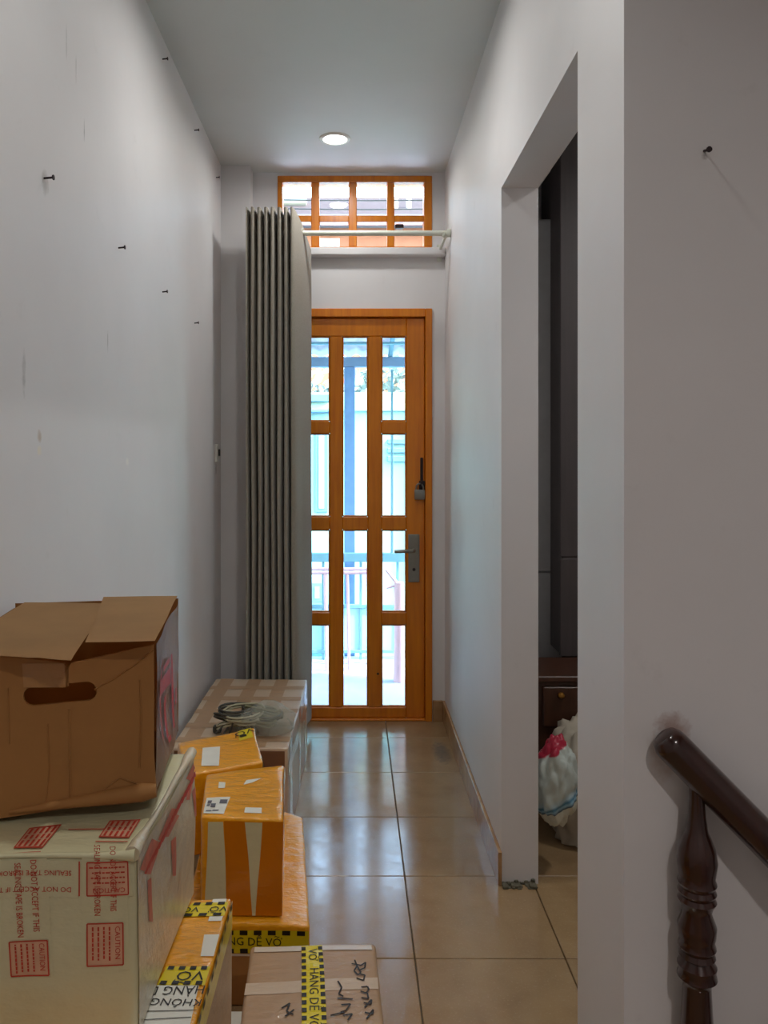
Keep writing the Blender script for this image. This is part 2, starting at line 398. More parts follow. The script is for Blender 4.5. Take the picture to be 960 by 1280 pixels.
# ------------------------------------------------------------------ window over the door
wd = struct_empty('window_1', (0, YB, WZ0), 'orange wooden transom window with eight small panes')
wx = [pxx(v) for v in (353, 389, 399, 436, 446, 484, 493, 530)]; wz = [pz(v) for v in (228, 269, 277, 308.5)]
wy0, wy1 = YB-.006, YB+.07
obj('frame_rail', box((DX0, wy0, wz[0]), (DX1, wy1, WZ1), .003), m_orange, wd)
obj('frame_rail', box((DX0, wy0, WZ0), (DX1, wy1, wz[3]), .003), m_orange, wd)
obj('frame_post', box((DX0, wy0, wz[3]), (wx[0], wy1, wz[0]), .003), m_orange, wd)
obj('frame_post', box((wx[7], wy0, wz[3]), (DX1, wy1, wz[0]), .003), m_orange, wd)
for i in (1, 3, 5): obj('mullion', box((wx[i], wy0+.006, wz[3]), (wx[i+1], wy1-.006, wz[0]), .003), m_orange, wd)
for i in (0, 2, 4, 6):
    obj('crossbar', box((wx[i], wy0+.008, wz[2]), (wx[i+1], wy1-.008, wz[1]), .003), m_orange, wd)
    obj('glass_pane', box((wx[i]-.004, YB+.03, wz[1]-.004), (wx[i+1]+.004, YB+.034, wz[0]+.004)), m_glass, wd)
    obj('glass_pane', box((wx[i]-.004, YB+.03, wz[3]-.004), (wx[i+1]+.004, YB+.034, wz[2]+.004)), m_glass, wd)
ltx = pxx(499)
lt = obj('latch', box((ltx-.02, wy0-.008, pz(286)), (ltx+.022, wy0+.02, pz(281)), .003), m_dark_metal, wd)
struct('trim_1', box((DX0-.12, YB-.055, pz(322)-.002), (XR, YB, WZ0-.002), .006), m_wall, 'white plaster ledge under the high window')

# ------------------------------------------------------------------ ceiling downlights
for i, (x, y, wt, spr, lcol) in enumerate(LAMPS):
    t = thing('ceiling_downlight', ['round recessed downlight glowing on the ceiling before the high window', 'round recessed downlight on the ceiling between the doorway and the long wall',
              'round recessed downlight on the ceiling by the top of the stairs', 'added unseen downlight on the ceiling, brightening the dim side room', 'round recessed downlight on the ceiling above the topmost battered carton'][i], 'light', (x, y, ZC), 'ceiling downlights')
    tb = bmesh.new(); n = 40
    pr = [(.052, .0005), (.054, -.006), (.068, -.004), (.071, 0)]
    rg = [[tb.verts.new((x+r*math.cos(k*2*math.pi/n), y+r*math.sin(k*2*math.pi/n), ZC+z)) for k in range(n)] for r, z in pr]
    for a in range(len(pr)-1):
        for k in range(n): tb.faces.new((rg[a][k], rg[a][(k+1) % n], rg[a+1][(k+1) % n], rg[a+1][k]))
    obj('trim_ring', tb, m_plastic_white, t, 50)
    obj('diffuser', tube([(x, y, ZC-.004), (x, y, ZC+.004)], .0525, 40), emit('lamp_glow', (1, .98, .95), 6), t)
    ld = bpy.data.lights.new('downlight_lamp', 'AREA'); ld.shape = 'DISK'; ld.size = .1; ld.energy = wt; ld.color = lcol; ld.spread = math.radians(spr)
    lo = bpy.data.objects.new('downlight_lamp', ld); C.objects.link(lo); lo.parent = t; lo.location = (0, 0, -.008)

# ------------------------------------------------------------------ curtain and rod
RY, RZ = 3.63, 2.386
rod = thing('curtain_rod', 'white metal curtain rod across the end wall below the high window', 'curtain rod', (0, RY, RZ))
obj('pole', tube([(-.478, RY, RZ), (XR-.012, RY, RZ)], .0125, 14), m_white_metal, rod, 40)
obj('end_cap', tube([(XR-.02, RY, RZ), (XR-.002, RY, RZ)], .019, 14), m_white_metal, rod, 40)
for bx_ in (.435, -.45):
    br = obj('bracket', boxes(((bx_-.006, RY-.004, RZ-.028), (bx_+.006, YB, RZ-.014), ), ((bx_-.012, YB-.006, RZ-.075), (bx_+.012, YB, RZ+.012)), bev=.002), m_white_metal, rod)
    obj('bracket_cup', tube([(bx_-.008, RY+.0165*math.cos(a), RZ+.0165*math.sin(a)) for a in [math.pi*(1+i/8) for i in range(9)]], .004, 8), m_white_metal, rod, 40)
cu = thing('curtain', 'grey-beige cloth curtain gathered in tight folds beside the orange door', 'curtain', (-.36, RY, .05))
NF = 7; x0c, pitch = -.493, .0305
path = []
for k in range(NF*18+1):
    tt = k/18; cs = math.cos(2*math.pi*tt)
    a = math.tanh(2.2*cs)/math.tanh(2.2)
    path.append((x0c+pitch*tt+.0042*math.sin(2*math.pi*tt), 3.605-.075*a, 0))
ex, ey, _ = path[-1]
for k in range(1, 19):
    f = k/18; path.append((ex+.002+(-.206-ex)*(f**.75), ey+(3.755-ey)*f - .012*math.sin(f*math.pi), f))
zs = [.05+i*(2.478-.05)/40 for i in range(41)]
cb = bmesh.new(); grid = []
for j, z in enumerate(zs):
    row = []
    for i, (x, y, f) in enumerate(path):
        top = 2.478 - .14*max(0, f)**1.1
        zz = .05+(top-.05)*(z-.05)/(2.478-.05)
        q = (z-.05)/2.43
        nx = noise.noise(Vector((x*14, 0, z*1.1)))*.010*(1-q*.7); ny = noise.noise(Vector((x*30, 7, z*.9)))*.02*(1-q*.6)
        row.append(cb.verts.new((x+nx+.004*(1-q), y+ny, zz)))
    grid.append(row)
for j in range(40):
    for i in range(len(path)-1): cb.faces.new((grid[j][i], grid[j][i+1], grid[j+1][i+1], grid[j+1][i]))
obj('cloth', cb, m_curtain, cu, 60)
for i in range(5):
    gx = -.244-.036*i; obj('eyelet_ring', tube([(gx+.004*math.sin(a), RY+.022*math.cos(a), RZ+.026*math.sin(a)) for a in [k*2*math.pi/20 for k in range(20)]], .0045, 8, True), m_white_metal, cu, 50)

# ------------------------------------------------------------------ wall fittings
for i, (x, y, ln) in enumerate([(55, 223, .02), (148, 310, .018), (203, 365, .017), (243, 404, .017), (203, 74, .018), (243, 163, .018), (270, 222, .016)]):
    Y = -XL*F/(VX-x); z = H+(VY-y)*Y/F
    lab = ['longest nail of the head-height row in the long white wall, farthest from the curtain', 'small nail in the head-height row, second from the longest nail', 'small nail in the head-height row, second from the curtain',
           'small nail in the head-height row, closest to the curtain', 'small nail under the ceiling of the long wall, farthest from the pillar', 'small nail under the ceiling of the long wall, middle of three', 'small nail under the ceiling of the long wall, close to the pillar'][i]
    n = thing('wall_nail', lab, 'nail', (XL, Y, z), 'nails at head height' if i < 4 else 'nails under the ceiling')
    obj('shank', tube([(XL-.004, Y, z), (XL+ln, Y, z+.002)], .0024, 8), m_dark_metal, n); obj('head', tube([(XL+ln-.0015, Y, z+.002), (XL+ln+.001, Y, z+.002)], .0055, 10), m_dark_metal, n)
nz_ = at(880, 188, YP); n = thing('wall_nail', 'single dark nail in the white wall above the stairs', 'nail', nz_)
obj('shank', tube([(nz_.x, YP+.004, nz_.z), (nz_.x+.002, YP-.014, nz_.z-.004)], .0024, 8), m_dark_metal, n); obj('head', tube([(nz_.x+.002, YP-.0135, nz_.z-.004), (nz_.x+.002, YP-.016, nz_.z-.004)], .005, 10), m_dark_metal, n)
sy, sz = 3.655, 1.345
sw = thing('wall_switch', 'small white wall switch with dark rocker beside the curtain', 'switch', (XL, sy, sz-.04))
obj('plate', box((XL-.001, sy-.04, sz-.04), (XL+.01, sy+.03, sz+.045), .003, 2), m_plastic_white, sw); obj('rocker', box((XL+.009, sy-.008, sz-.012), (XL+.016, sy+.016, sz+.022), .003), m_black, sw)

# ------------------------------------------------------------------ cartons
fcache = {}
def text_mesh(s):
    if s in fcache: return fcache[s]
    c_ = bpy.data.curves.new('t', 'FONT'); c_.body = s; c_.size = 1; c_.align_x = 'CENTER'; c_.align_y = 'CENTER'; c_.resolution_u = 2
    o = bpy.data.objects.new('t', c_); C.objects.link(o); dg = bpy.context.evaluated_depsgraph_get()
    me = bpy.data.meshes.new_from_object(o.evaluated_get(dg))
    r = ([v.co.copy() for v in me.vertices], [tuple(p.vertices) for p in me.polygons])
    bpy.data.objects.remove(o); bpy.data.curves.remove(c_); bpy.data.meshes.remove(me)
    fcache[s] = r; return r
def text_mesh_vn(s):
    """the o with horn and tilde is put together from simple strokes, its outline overlaps itself otherwise"""
    if not s.endswith('Ỡ'): return text_mesh(s)
    v, f = text_mesh(s[:-1]+'O'); v, f = list(v), list(f); xm = max(p.x for p in v); ym = max(p.y for p in text_mesh('O')[0])
    for ch, x, y, k in (('~', xm-.37, ym+.14, .8), (',', xm+.02, ym-.02, .9)):
        a, b = text_mesh(ch); cx = (max(p.x for p in a)+min(p.x for p in a))/2; cy = (max(p.y for p in a)+min(p.y for p in a))/2; o_ = len(v)
        v += [Vector(((p.x-cx)*k+x, (p.y-cy)*k+y, 0)) for p in a]; f += [tuple(i+o_ for i in t) for t in b]
    return v, f
class Carton:
    """a box from its four floor corners (front-left, front-right, back-right, back-left), with its own top corners"""
    def __init__(s, name, label, cat, bot, top, mat, amp=.003, freq=5, seed=0, bevel=.006, n=10, group=None):
        s.b = [Vector(p) for p in bot]; s.t = [Vector(p) for p in top]; s.amp, s.freq, s.seed = amp, freq, seed
        c = sum(s.b, Vector())/4
        s.o = thing(name, label, cat, c, group)
        if mat is None: return
        bm = bmesh.new(); bmesh.ops.create_cube(bm, size=1)
        for e in bm.edges: e.tag = True
        bmesh.ops.subdivide_edges(bm, edges=bm.edges[:], cuts=n, use_grid_fill=True)
        for v in bm.verts: v.co = s.P(*(v.co+Vector((.5, .5, .5))))
        bm.normal_update()
        ed = [e for e in bm.edges if len(e.link_faces) == 2 and e.calc_face_angle() > .9]
        bmesh.ops.bevel(bm, geom=ed, offset=bevel, segments=3, affect='EDGES', profile=.5)
        s.body = obj('carton_body', bm, mat, s.o, 50)
    def P(s, u, v, w):
        f = lambda c: (c[0]*(1-u)+c[1]*u)*(1-v)+(c[3]*(1-u)+c[2]*u)*v
        p = f(s.b)*(1-w)+f(s.t)*w
        q = p*s.freq+Vector((s.seed*7.3, s.seed*3.1, s.seed))
        k = min(1, w*8)
        return p+Vector((noise.noise(q), noise.noise(q+Vector((31, 0, 0))), noise.noise(q+Vector((0, 47, 0)))*k))*s.amp
    def S(s, face, a, b, off=0):
        f = {'front': lambda a, b: s.P(a, 0, b), 'right': lambda a, b: s.P(1, a, b), 'top': lambda a, b: s.P(a, b, 1)}[face]
        p = f(a, b)
        if off:
            da = f(a+.01, b)-f(a-.01, b); db = f(a, b+.01)-f(a, b-.01); p = p+da.cross(db).normalized()*off
        return p
    def px(s, face, x, y):
        """where the sight line through a pixel meets this face, as face coordinates"""
        o_, dx, dy = {'front': (s.b[0], s.b[1], s.t[0]), 'right': (s.b[1], s.b[2], s.t[1]), 'top': (s.t[0], s.t[1], s.t[3])}[face]
        U, V = dx-o_, dy-o_; n = U.cross(V); cp = Vector((0, 0, H)); dr = at(x, y, 1)-cp
        q = cp+dr*((o_-cp).dot(n)/dr.dot(n))-o_
        uu, uv, vv = U.dot(U), U.dot(V), V.dot(V); qu, qv = q.dot(U), q.dot(V); D = uu*vv-uv*uv
        a, b = (qu*vv-qv*uv)/D, (qv*uu-qu*uv)/D; q = q+o_
        c = {'front': (s.b[0], s.b[1], s.t[1], s.t[0]), 'right': (s.b[1], s.b[2], s.t[2], s.t[1]), 'top': s.t}[face]
        for _ in range(6):
            p = (c[0]*(1-a)+c[1]*a)*(1-b)+(c[3]*(1-a)+c[2]*a)*b; e = q-p
            A = (c[1]-c[0])*(1-b)+(c[2]-c[3])*b; B = (c[3]-c[0])*(1-a)+(c[2]-c[1])*a
            uu, uv, vv = A.dot(A), A.dot(B), B.dot(B); D = uu*vv-uv*uv; ea, eb = e.dot(A), e.dot(B)
            a += (ea*vv-eb*uv)/D; b += (eb*uu-ea*uv)/D
        return (a, b)
    def size(s, face):
        o_, dx, dy = {'front': (s.b[0], s.b[1], s.t[0]), 'right': (s.b[1], s.b[2], s.t[1]), 'top': (s.t[0], s.t[1], s.t[3])}[face]
        return (dx-o_).length, (dy-o_).length
    def clip(s, q): return [(min(.994, max(.006, a)), min(.994, max(.006, b))) for a, b in q]
    def quad(s, bm, face, q, off=.0012, n=8):
        """q: four face coordinates, anticlockwise; a thin sheet following the face"""
        q = s.clip(q)
        def g(i, j):
            f, h = i/n, j/n
            a = (q[0][0]*(1-f)+q[1][0]*f)*(1-h)+(q[3][0]*(1-f)+q[2][0]*f)*h
            b = (q[0][1]*(1-f)+q[1][1]*f)*(1-h)+(q[3][1]*(1-f)+q[2][1]*f)*h
            return s.S(face, a, b, off)
        vv = [[bm.verts.new(g(i, j)) for i in range(n+1)] for j in range(n+1)]
        for j in range(n):
            for i in range(n): bm.faces.new((vv[j][i], vv[j][i+1], vv[j+1][i+1], vv[j+1][i]))
        return bm
    def patch(s, name, face, q, mat, off=.0012, n=8, parent=None, label=None, pix=False):
        if pix: q = [s.px(face, *p) for p in q]
        return obj(name, s.quad(bmesh.new(), face, q, off, n), mat, parent or s.o, 60, label)
    def text(s, bm, face, string, c, h, rot, off=.002, width=None):
        """string centred on face coordinates c, letter height h metres, turned by rot degrees on the face"""
        vs_, fs = text_mesh_vn(string); la, lb = s.size(face); r = math.radians(rot); k = h/.72
        kx = k if width is None else width/max(1e-6, max(v.x for v in vs_)-min(v.x for v in vs_))
        nv = [bm.verts.new(s.S(face, c[0]+(v.x*kx*math.cos(r)-v.y*k*math.sin(r))/la, c[1]+(v.x*kx*math.sin(r)+v.y*k*math.cos(r))/lb, off)) for v in vs_]
        for f in fs:
            try: bm.faces.new([nv[i] for i in f])
            except ValueError: pass
        return bm
    def rect(s, bm, face, c, wdt, hgt, rot, off=.0016, n=2):
        la, lb = s.size(face); r = math.radians(rot)
        q = [(c[0]+(x*math.cos(r)-y*math.sin(r))/la, c[1]+(x*math.sin(r)+y*math.cos(r))/lb) for x, y in ((-wdt/2, -hgt/2), (wdt/2, -hgt/2), (wdt/2, hgt/2), (-wdt/2, hgt/2))]
        return s.quad(bm, face, q, off, n)
    def loc(s, face, c, x, y, rot):
        la, lb = s.size(face); r = math.radians(rot)
        return (c[0]+(x*math.cos(r)-y*math.sin(r))/la, c[1]+(x*math.sin(r)+y*math.cos(r))/lb)
    def warning_tape(s, face, q, txt, rot=0, dashes=6, th=None, rows=(0, 1), flip=False, tpos=(.5,)):
        """yellow tape over a face quad (long side q0-q1) with black dashes on both edges and black lettering"""
        q = s.clip(q)
        tp = s.patch('warning_tape', face, q, m_yellow_tape, .0018, 10)
        L = lambda f, h: tuple((q[0][i]*(1-f)+q[1][i]*f)*(1-h)+(q[3][i]*(1-f)+q[2][i]*f)*h for i in (0, 1))
        bm = bmesh.new()
        for e in rows:
            h0, h1 = ((0, .2), (.8, 1))[e]
            for k in range(dashes):
                f0, f1 = (k+.2)/dashes, (k+.75)/dashes
                s.quad(bm, face, [L(f0, h0), L(f1, h0), L(f1, h1), L(f0, h1)], .0028, 2)
        for f, txt in ((p if isinstance(p, tuple) else (p, txt)) for p in tpos):
            if txt: obj('tape_lettering', s.text(bmesh.new(), face, txt, L(f, .5), th, rot, .0028), m_ink, tp)
        obj('tape_print', bm, m_ink, tp, kind='stuff')
        return tp
def foot(fl_, fr, br, bl, z0, z1, dz=(0, 0, 0, 0)):
    P4 = (fl_, fr, br, bl); return [Vector((p[0], p[1], z0)) for p in P4], [Vector((p[0], p[1], z1+d_)) for p, d_ in zip(P4, dz)]
rnd = random.Random(3)
def caution_block(k, face, c, wdt, hgt, rot, par):
    """red framed square of the printed sealing tape: CAUTION over lines of tiny print"""
    bg = bmesh.new(); k.rect(bg, face, c, wdt, hgt, rot, .0016, 4); b0 = obj('tape_block', bg, m_redpale, par)
    bm = bmesh.new(); t_ = .0018
    for x, y, a, b in ((0, hgt/2, wdt, t_), (0, -hgt/2, wdt, t_), (wdt/2, 0, t_, hgt), (-wdt/2, 0, t_, hgt)):
        k.rect(bm, face, k.loc(face, c, x, y, rot), a, b, rot, .0024, 4)
    k.text(bm, face, 'CAUTION', k.loc(face, c, -.03*wdt, hgt*.34, rot), hgt*.15, rot, .0024, wdt*.78)
    for i in range(4):
        yy = hgt*(.12-.155*i); x = -wdt*.42
        while x < wdt*.36:
            l_ = wdt*(.04+.07*rnd.random()); k.rect(bm, face, k.loc(face, c, x+l_/2, yy, rot), l_, hgt*.045, rot, .0024, 1); x += l_+wdt*.025
    obj('tape_print', bm, m_red, b0)

G = 'shipping cartons piled along the wall'
# --- long pale carton by the curtain
k1 = Carton('cardboard_box', 'long pale carton criss-crossed with clear tape, cables lying on top', 'box', *foot((-.625, 2.637), (-.222, 2.637), (-.205, 3.45), (-.615, 3.46), 0, .332), m_card_pale, .003, 4, 1, .006, 12, G)
for i, (a0, a1) in enumerate(((.06, .2), (.36, .5), (.66, .8))):
    k1.patch('clear_tape', 'top', [(a0, 0), (a1, 0), (a1, 1), (a0, 1)], m_card_wrapped, .001, 12)
for i, b0 in enumerate((.06, .24, .43, .62, .8)):
    k1.patch('clear_tape', 'top', [(0, b0), (1, b0+.01), (1, b0+.07), (0, b0+.06)], m_card_wrapped, .0014, 12)
for b0 in (.1, .5, .82): k1.patch('clear_tape', 'right', [(b0, 0), (b0+.09, 0), (b0+.08, 1), (b0-.01, 1)], m_tape_clear, .001, 10)
k1.patch('clear_tape', 'right', [(0, .68), (1, .62), (1, .78), (0, .84)], m_tape_clear, .0014, 12)
k1.patch('bare_end', 'front', [(.03, .05), (.97, .05), (.97, .97), (.03, .97)], cardboard('dark_brown_cardboard', (120, 80, 52)), .001)
# --- flat orange carton underneath
k2 = Carton('cardboard_box', 'flat orange-taped carton on the floor carrying two smaller parcels', 'box', *foot((-.42, 1.872), (-.104, 1.857), (-.158, 2.42), (-.46, 2.60), 0, .2), m_orange_tape, .004, 6, 2, .008, 10, G)
k2.warning_tape('front', [(0, .62), (1, .66), (1, .94), (0, .90)], 'HÀNG DỄ VỠ', 0, 9, .02, (1, 0), tpos=(.52,))
k2.patch('bare_cardboard', 'front', [(.01, .02), (.99, .02), (.99, .64), (.01, .6)], m_card, .0012)
k2.patch('clear_tape', 'front', [(.01, .585), (.99, .62), (.99, .65), (.01, .615)], m_tape_clear, .0022)
# --- orange and beige parcel standing on it
k3 = Carton('cardboard_box', 'orange-taped parcel with bare beige stripes down its front', 'box', *foot((-.374, 1.895), (-.172, 1.885), (-.197, 2.22), (-.412, 2.155), .203, .443), m_orange_tape, .004, 7, 3, .008, 10, G)
k3.patch('bare_stripe', 'front', [k3.px('front', *p) for p in ((256, 1148), (283, 1148), (280, 1028), (261, 1028))], m_beige_wrap, .0012, 8)
k3.patch('bare_stripe', 'front', [k3.px('front', *p) for p in ((315, 1146), (319, 1146), (328, 1028), (307, 1028))], m_beige_wrap, .0012, 8)
for q in (((283, 1148), (315, 1147), (307, 1027), (281, 1027)), ((319, 1147), (356, 1147), (358, 1027), (328, 1027))):
    k3.patch('amber_tape', 'front', [k3.px('front', *p) for p in q], m_orange_dark, .001, 8)
lb = k3.patch('paper_label', 'top', [k3.px('top', *p) for p in ((255, 1018), (281, 1019), (288, 997), (259, 998))], m_label, .0014, 6)
bm = bmesh.new()
for x0_, x1_, y0_, y1_ in ((260, 265, 1006, 1002), (264, 270, 1011, 1006), (275, 284, 1006, 1001), (259, 263, 1009, 1007), (258, 265, 1016, 1014.6), (266, 274, 1015.6, 1014.2)):
    k3.quad(bm, 'top', [k3.px('top', *p) for p in ((x0_, y0_), (x1_, y0_), (x1_+1, y1_), (x0_+1, y1_))], .0024, 2)
obj('label_print', bm, m_grey_ink, lb)
for q in (((306, 1017), (327, 1017), (327, 1010), (307, 1010)), ((273, 986), (281, 986), (282, 979), (274, 978)), ((304, 982), (315, 979), (328, 973), (308, 976))):
    k3.patch('bare_patch', 'top', [k3.px('top', *p) for p in q], m_label, .0014, 3)
k3.patch('tape_edge', 'right', [(0, .84), (1, .84), (1, 1), (0, 1)], m_tape_clear, .0012, 8)
# --- orange parcel behind it
k4 = Carton('cardboard_box', 'orange-taped parcel with a square white label, beside the coiled cables', 'box', *foot((-.462, 2.165), (-.262, 2.25), (-.325, 2.54), (-.545, 2.39), .203, .44), m_orange_tape, .004, 6, 4, .008, 10, G)
k4.patch('paper_label', 'top', [k4.px('top', *p) for p in ((252, 957), (274, 957), (275, 934), (253, 936))], m_label, .0014, 6)
k4.warning_tape('right', [(.02, .1), (.3, .1), (.3, .95), (.02, .95)], None, 0, 5)
vt = k4.patch('warning_tape', 'top', [k4.px('top', *p) for p in ((300, 926), (317, 921), (313, 910), (297, 914))], m_yellow_tape, .0016, 4)
bm = bmesh.new(); k4.text(bm, 'top', 'VỠ', k4.px('top', 305, 915.5), .03, 190, .0026); k4.quad(bm, 'top', [k4.px('top', *p) for p in ((301, 922), (309, 920), (308, 917.5), (300, 919.5))], .0026, 2); obj('tape_print', bm, m_ink, vt)
# --- brown carton with handwriting
k5 = Carton('cardboard_box', 'brown carton with black handwriting and a strip of yellow warning tape', 'box', *foot((-.204, 1.27), (.068, 1.25), (.052, 1.713), (-.226, 1.70), 0, .25), m_card_wrapped, .004, 6, 5, .01, 10, G)
k5.warning_tape('top', [k5.px('top', *p) for p in ((408, 1300), (403, 1184), (377, 1185), (376, 1300))][0:4], 'HÀNG DỄ VỠ', 270, 13, .019, tpos=(.40, (.88, 'VỠ')))
k5.patch('clear_tape', 'top', [k5.px('top', *p) for p in ((306, 1245), (474, 1238), (473, 1224), (307, 1230))], m_card_pale, .0008, 8)
k5.patch('clear_tape', 'top', [k5.px('top', *p) for p in ((318, 1192), (466, 1189), (465, 1183), (319, 1186))], m_tape_clear, .0014, 8)
def stroke(pts, wd_=.0034):
    hw = bmesh.new()
    P_ = [k5.px('top', *p) for p in pts]; la, lb_ = k5.size('top')
    for (a, b) in zip(P_[:-1], P_[1:]):
        dx, dy = (b[0]-a[0])*la, (b[1]-a[1])*lb_; l_ = math.hypot(dx, dy) or 1; nx, ny = -dy/l_*wd_/2/la, dx/l_*wd_/2/lb_
        k5.quad(hw, 'top', [(a[0]+nx, a[1]+ny), (a[0]-nx, a[1]-ny), (b[0]-nx, b[1]-ny), (b[0]+nx, b[1]+ny)], .0024, 1)
    obj('pen_stroke', hw, m_ink, k5.o)
for pts in (((440, 1208), (452, 1210), (458, 1206), (457, 1213), (450, 1216), (447, 1211)), ((444, 1203), (447, 1211), (443, 1217), (448, 1222), (452, 1219), (448, 1214)), ((446, 1226), (455, 1229), (457, 1222), (451, 1221)),
            ((451, 1242), (458, 1244), (462, 1240), (460, 1236), (452, 1237)), ((452, 1250), (461, 1251), (460, 1244)), ((455, 1256), (464, 1258), (465, 1252), (456, 1262)), ((456, 1268), (466, 1270), (467, 1264), (458, 1276)),
            ((422, 1230), (427, 1238), (423, 1246), (429, 1249)), ((421, 1251), (441, 1252)), ((426, 1259), (438, 1258), (432, 1266), (425, 1268)), ((428, 1272), (440, 1270), (434, 1278)), ((412, 1272), (430, 1268)),
            ((352, 1262), (362, 1256), (358, 1266), (366, 1270)), ((356, 1272), (367, 1264))):
    stroke(pts)
# --- small parcel in the gap
k7 = Carton('cardboard_box', 'tiny orange parcel with a white band, down in the gap between cartons', 'box', *foot((-.35, 1.5), (-.237, 1.5), (-.237, 1.66), (-.35, 1.66), 0, .135), m_orange_tape, .002, 6, 7, .006, 6, G)
k7.patch('white_band', 'top', [(0, .74), (1, .74), (1, .99), (0, .99)], m_label, .0012, 4)
# --- yellow carton under the wrapped box
k8 = Carton('cardboard_box', 'orange and yellow taped carton with paper shipping label, under the red-printed box', 'box', *foot((-.62, .92), (-.222, .94), (-.220, 1.392), (-.62, 1.385), 0, .534), m_orange_tape, .003, 6, 8, .006, 10, G)
def T8(l): return [k8.px('top', *p) for p in l]
k8.warning_tape('top', T8(((225, 1146), (283, 1146), (285, 1129), (240, 1129))), 'VỠ', 180, 3, .016, tpos=(.1, .80))
k8.warning_tape('top', T8(((196, 1232), (266, 1232), (272, 1209), (208, 1209))), 'VỠ', 180, 4, .022, tpos=(.62,))
pl = k8.patch('paper_label', 'top', T8(((150, 1320), (235, 1320), (249, 1232), (196, 1232))), m_label, .0015, 8, label='white shipping label')
bm = bmesh.new()
k8.text(bm, 'top', 'HÀNG DỄ VỠ', k8.px('top', 200, 1239), .019, 180, .0026, .135)
k8.text(bm, 'top', 'KHÔNG ĐÈ', k8.px('top', 208, 1253), .015, 176, .0026, .105)
for (a, b) in (((180, 1265), (252, 1263)), ((176, 1276), (240, 1272)), ((170, 1288), (240, 1284)), ((246, 1254), (243, 1262))):
    k8.quad(bm, 'top', T8(((a[0], a[1]+.9), (b[0], b[1]+.9), b, a)), .0026, 3)
obj('label_print', bm, m_ink, pl)
k8.patch('paper_label', 'top', T8(((250, 1196), (271, 1196), (275, 1169), (255, 1169))), m_label, .0015, 4)
k8.patch('paper_label', 'top', T8(((260, 1152), (277, 1152), (279, 1146), (262, 1146))), m_label, .0013, 4)
k8.patch('paper_label', 'top', T8(((264, 1129), (282, 1129), (283, 1124.5), (266, 1124.5))), m_label, .0013, 4)
k8.warning_tape('right', [(0, .90), (1, .90), (1, .995), (0, .995)], None, 0, 15, rows=(1,))
k8.patch('clear_tape', 'right', [(0, .5), (1, .5), (1, .90), (0, .90)], m_card_wrapped, .001, 8)

# --- beige wrapped box with red printed tape
k9 = Carton('wrapped_box', 'beige box wrapped in film and red-printed CAUTION tape', 'box', *foot((-.632, 1.035), (-.297, 1.05), (-.287, 1.40), (-.632, 1.40), .534, .792, (0, 0, .004, 0)), m_beige_wrap, .005, 7, 9, .012, 14, G)
def F9(x, y): return k9.px('front', x, y)
tp = k9.patch('printed_tape', 'front', [F9(5, 1226), F9(66, 1222), F9(58, 1072), F9(2, 1076)], m_beige_wrap, .0009, 8)
bm = bmesh.new()
k9.text(bm, 'front', 'SEALING TAPE IS BROKEN', F9(24, 1126), .0085, 273, .0024, .104)
k9.text(bm, 'front', 'DO NOT ACCEPT IF THIS', F9(43.5, 1120), .0085, 273, .0024, .1)
obj('tape_print', bm, m_red, tp); caution_block(k9, 'front', F9(37, 1200), .047, .05, 273, tp)
tp = k9.patch('printed_tape', 'front', [F9(101, 1215), F9(160, 1213), F9(158, 1070), F9(101, 1070)], m_beige_wrap, .0009, 8)
bm = bmesh.new()
k9.text(bm, 'front', 'SEALING TAPE IS BROKEN', F9(120.5, 1098), .0085, 270, .0024, .098)
k9.text(bm, 'front', 'DO NOT ACCEPT IF THIS', F9(140.5, 1096), .0085, 270, .0024, .09)
obj('tape_print', bm, m_red, tp); caution_block(k9, 'front', F9(130.5, 1179.5), .058, .048, 270, tp)
tp = k9.patch('printed_tape', 'front', [F9(-60, 1124), F9(166, 1119), F9(160, 1073), F9(-60, 1078)], m_beige_wrap, .0012, 8)
bm = bmesh.new()
k9.text(bm, 'front', 'SEALING TAPE IS BROKEN', F9(38, 1090), .0072, 180, .0028, .108)
k9.text(bm, 'front', 'DO NOT ACCEPT IF THIS', F9(38, 1111), .0072, 180, .0028, .108)
k9.rect(bm, 'front', F9(98.5, 1096), .0018, .048, 0, .0028); obj('tape_print', bm, m_red, tp)
caution_block(k9, 'front', F9(134, 1096), .056, .046, 180, tp)
# top face print
def T9(x, y): return k9.px('top', x, y)
for q in (((16, 1062), (52, 1062), (76, 1031), (36, 1036)), ((122, 1047), (162, 1047), (176, 1024), (136, 1026))):
    b0 = k9.patch('tape_block', 'top', [T9(*p) for p in q], m_redpale, .0014, 4)
    bm = bmesh.new(); Q = [T9(*p) for p in q]
    L = lambda f, h: tuple((Q[0][i]*(1-f)+Q[1][i]*f)*(1-h)+(Q[3][i]*(1-f)+Q[2][i]*f)*h for i in (0, 1))
    for i in range(5):
        f0 = .1+.18*i
        for h0, h1 in ((.08, .36), (.42, .6), (.66, .93)): k9.quad(bm, 'top', [L(f0, h0), L(f0+.08, h0), L(f0+.08, h1), L(f0, h1)], .0024, 1)
    for f0, f1, h0, h1 in ((0, 1, 0, .05), (0, 1, .95, 1), (0, .04, 0, 1), (.96, 1, 0, 1)): k9.quad(bm, 'top', [L(f0, h0), L(f1, h0), L(f1, h1), L(f0, h1)], .0024, 2)
    obj('tape_print', bm, m_red, b0)
for a, b in (((10, 1070.5), (50, 1066)), ((118, 1051.5), (160, 1051)), ((84, 1037), (130, 1036))): obj('tape_line', k9.quad(bmesh.new(), 'top', [T9(a[0], a[1]+1), T9(b[0], b[1]+1), T9(*b), T9(*a)], .002, 3), m_red, k9.o)
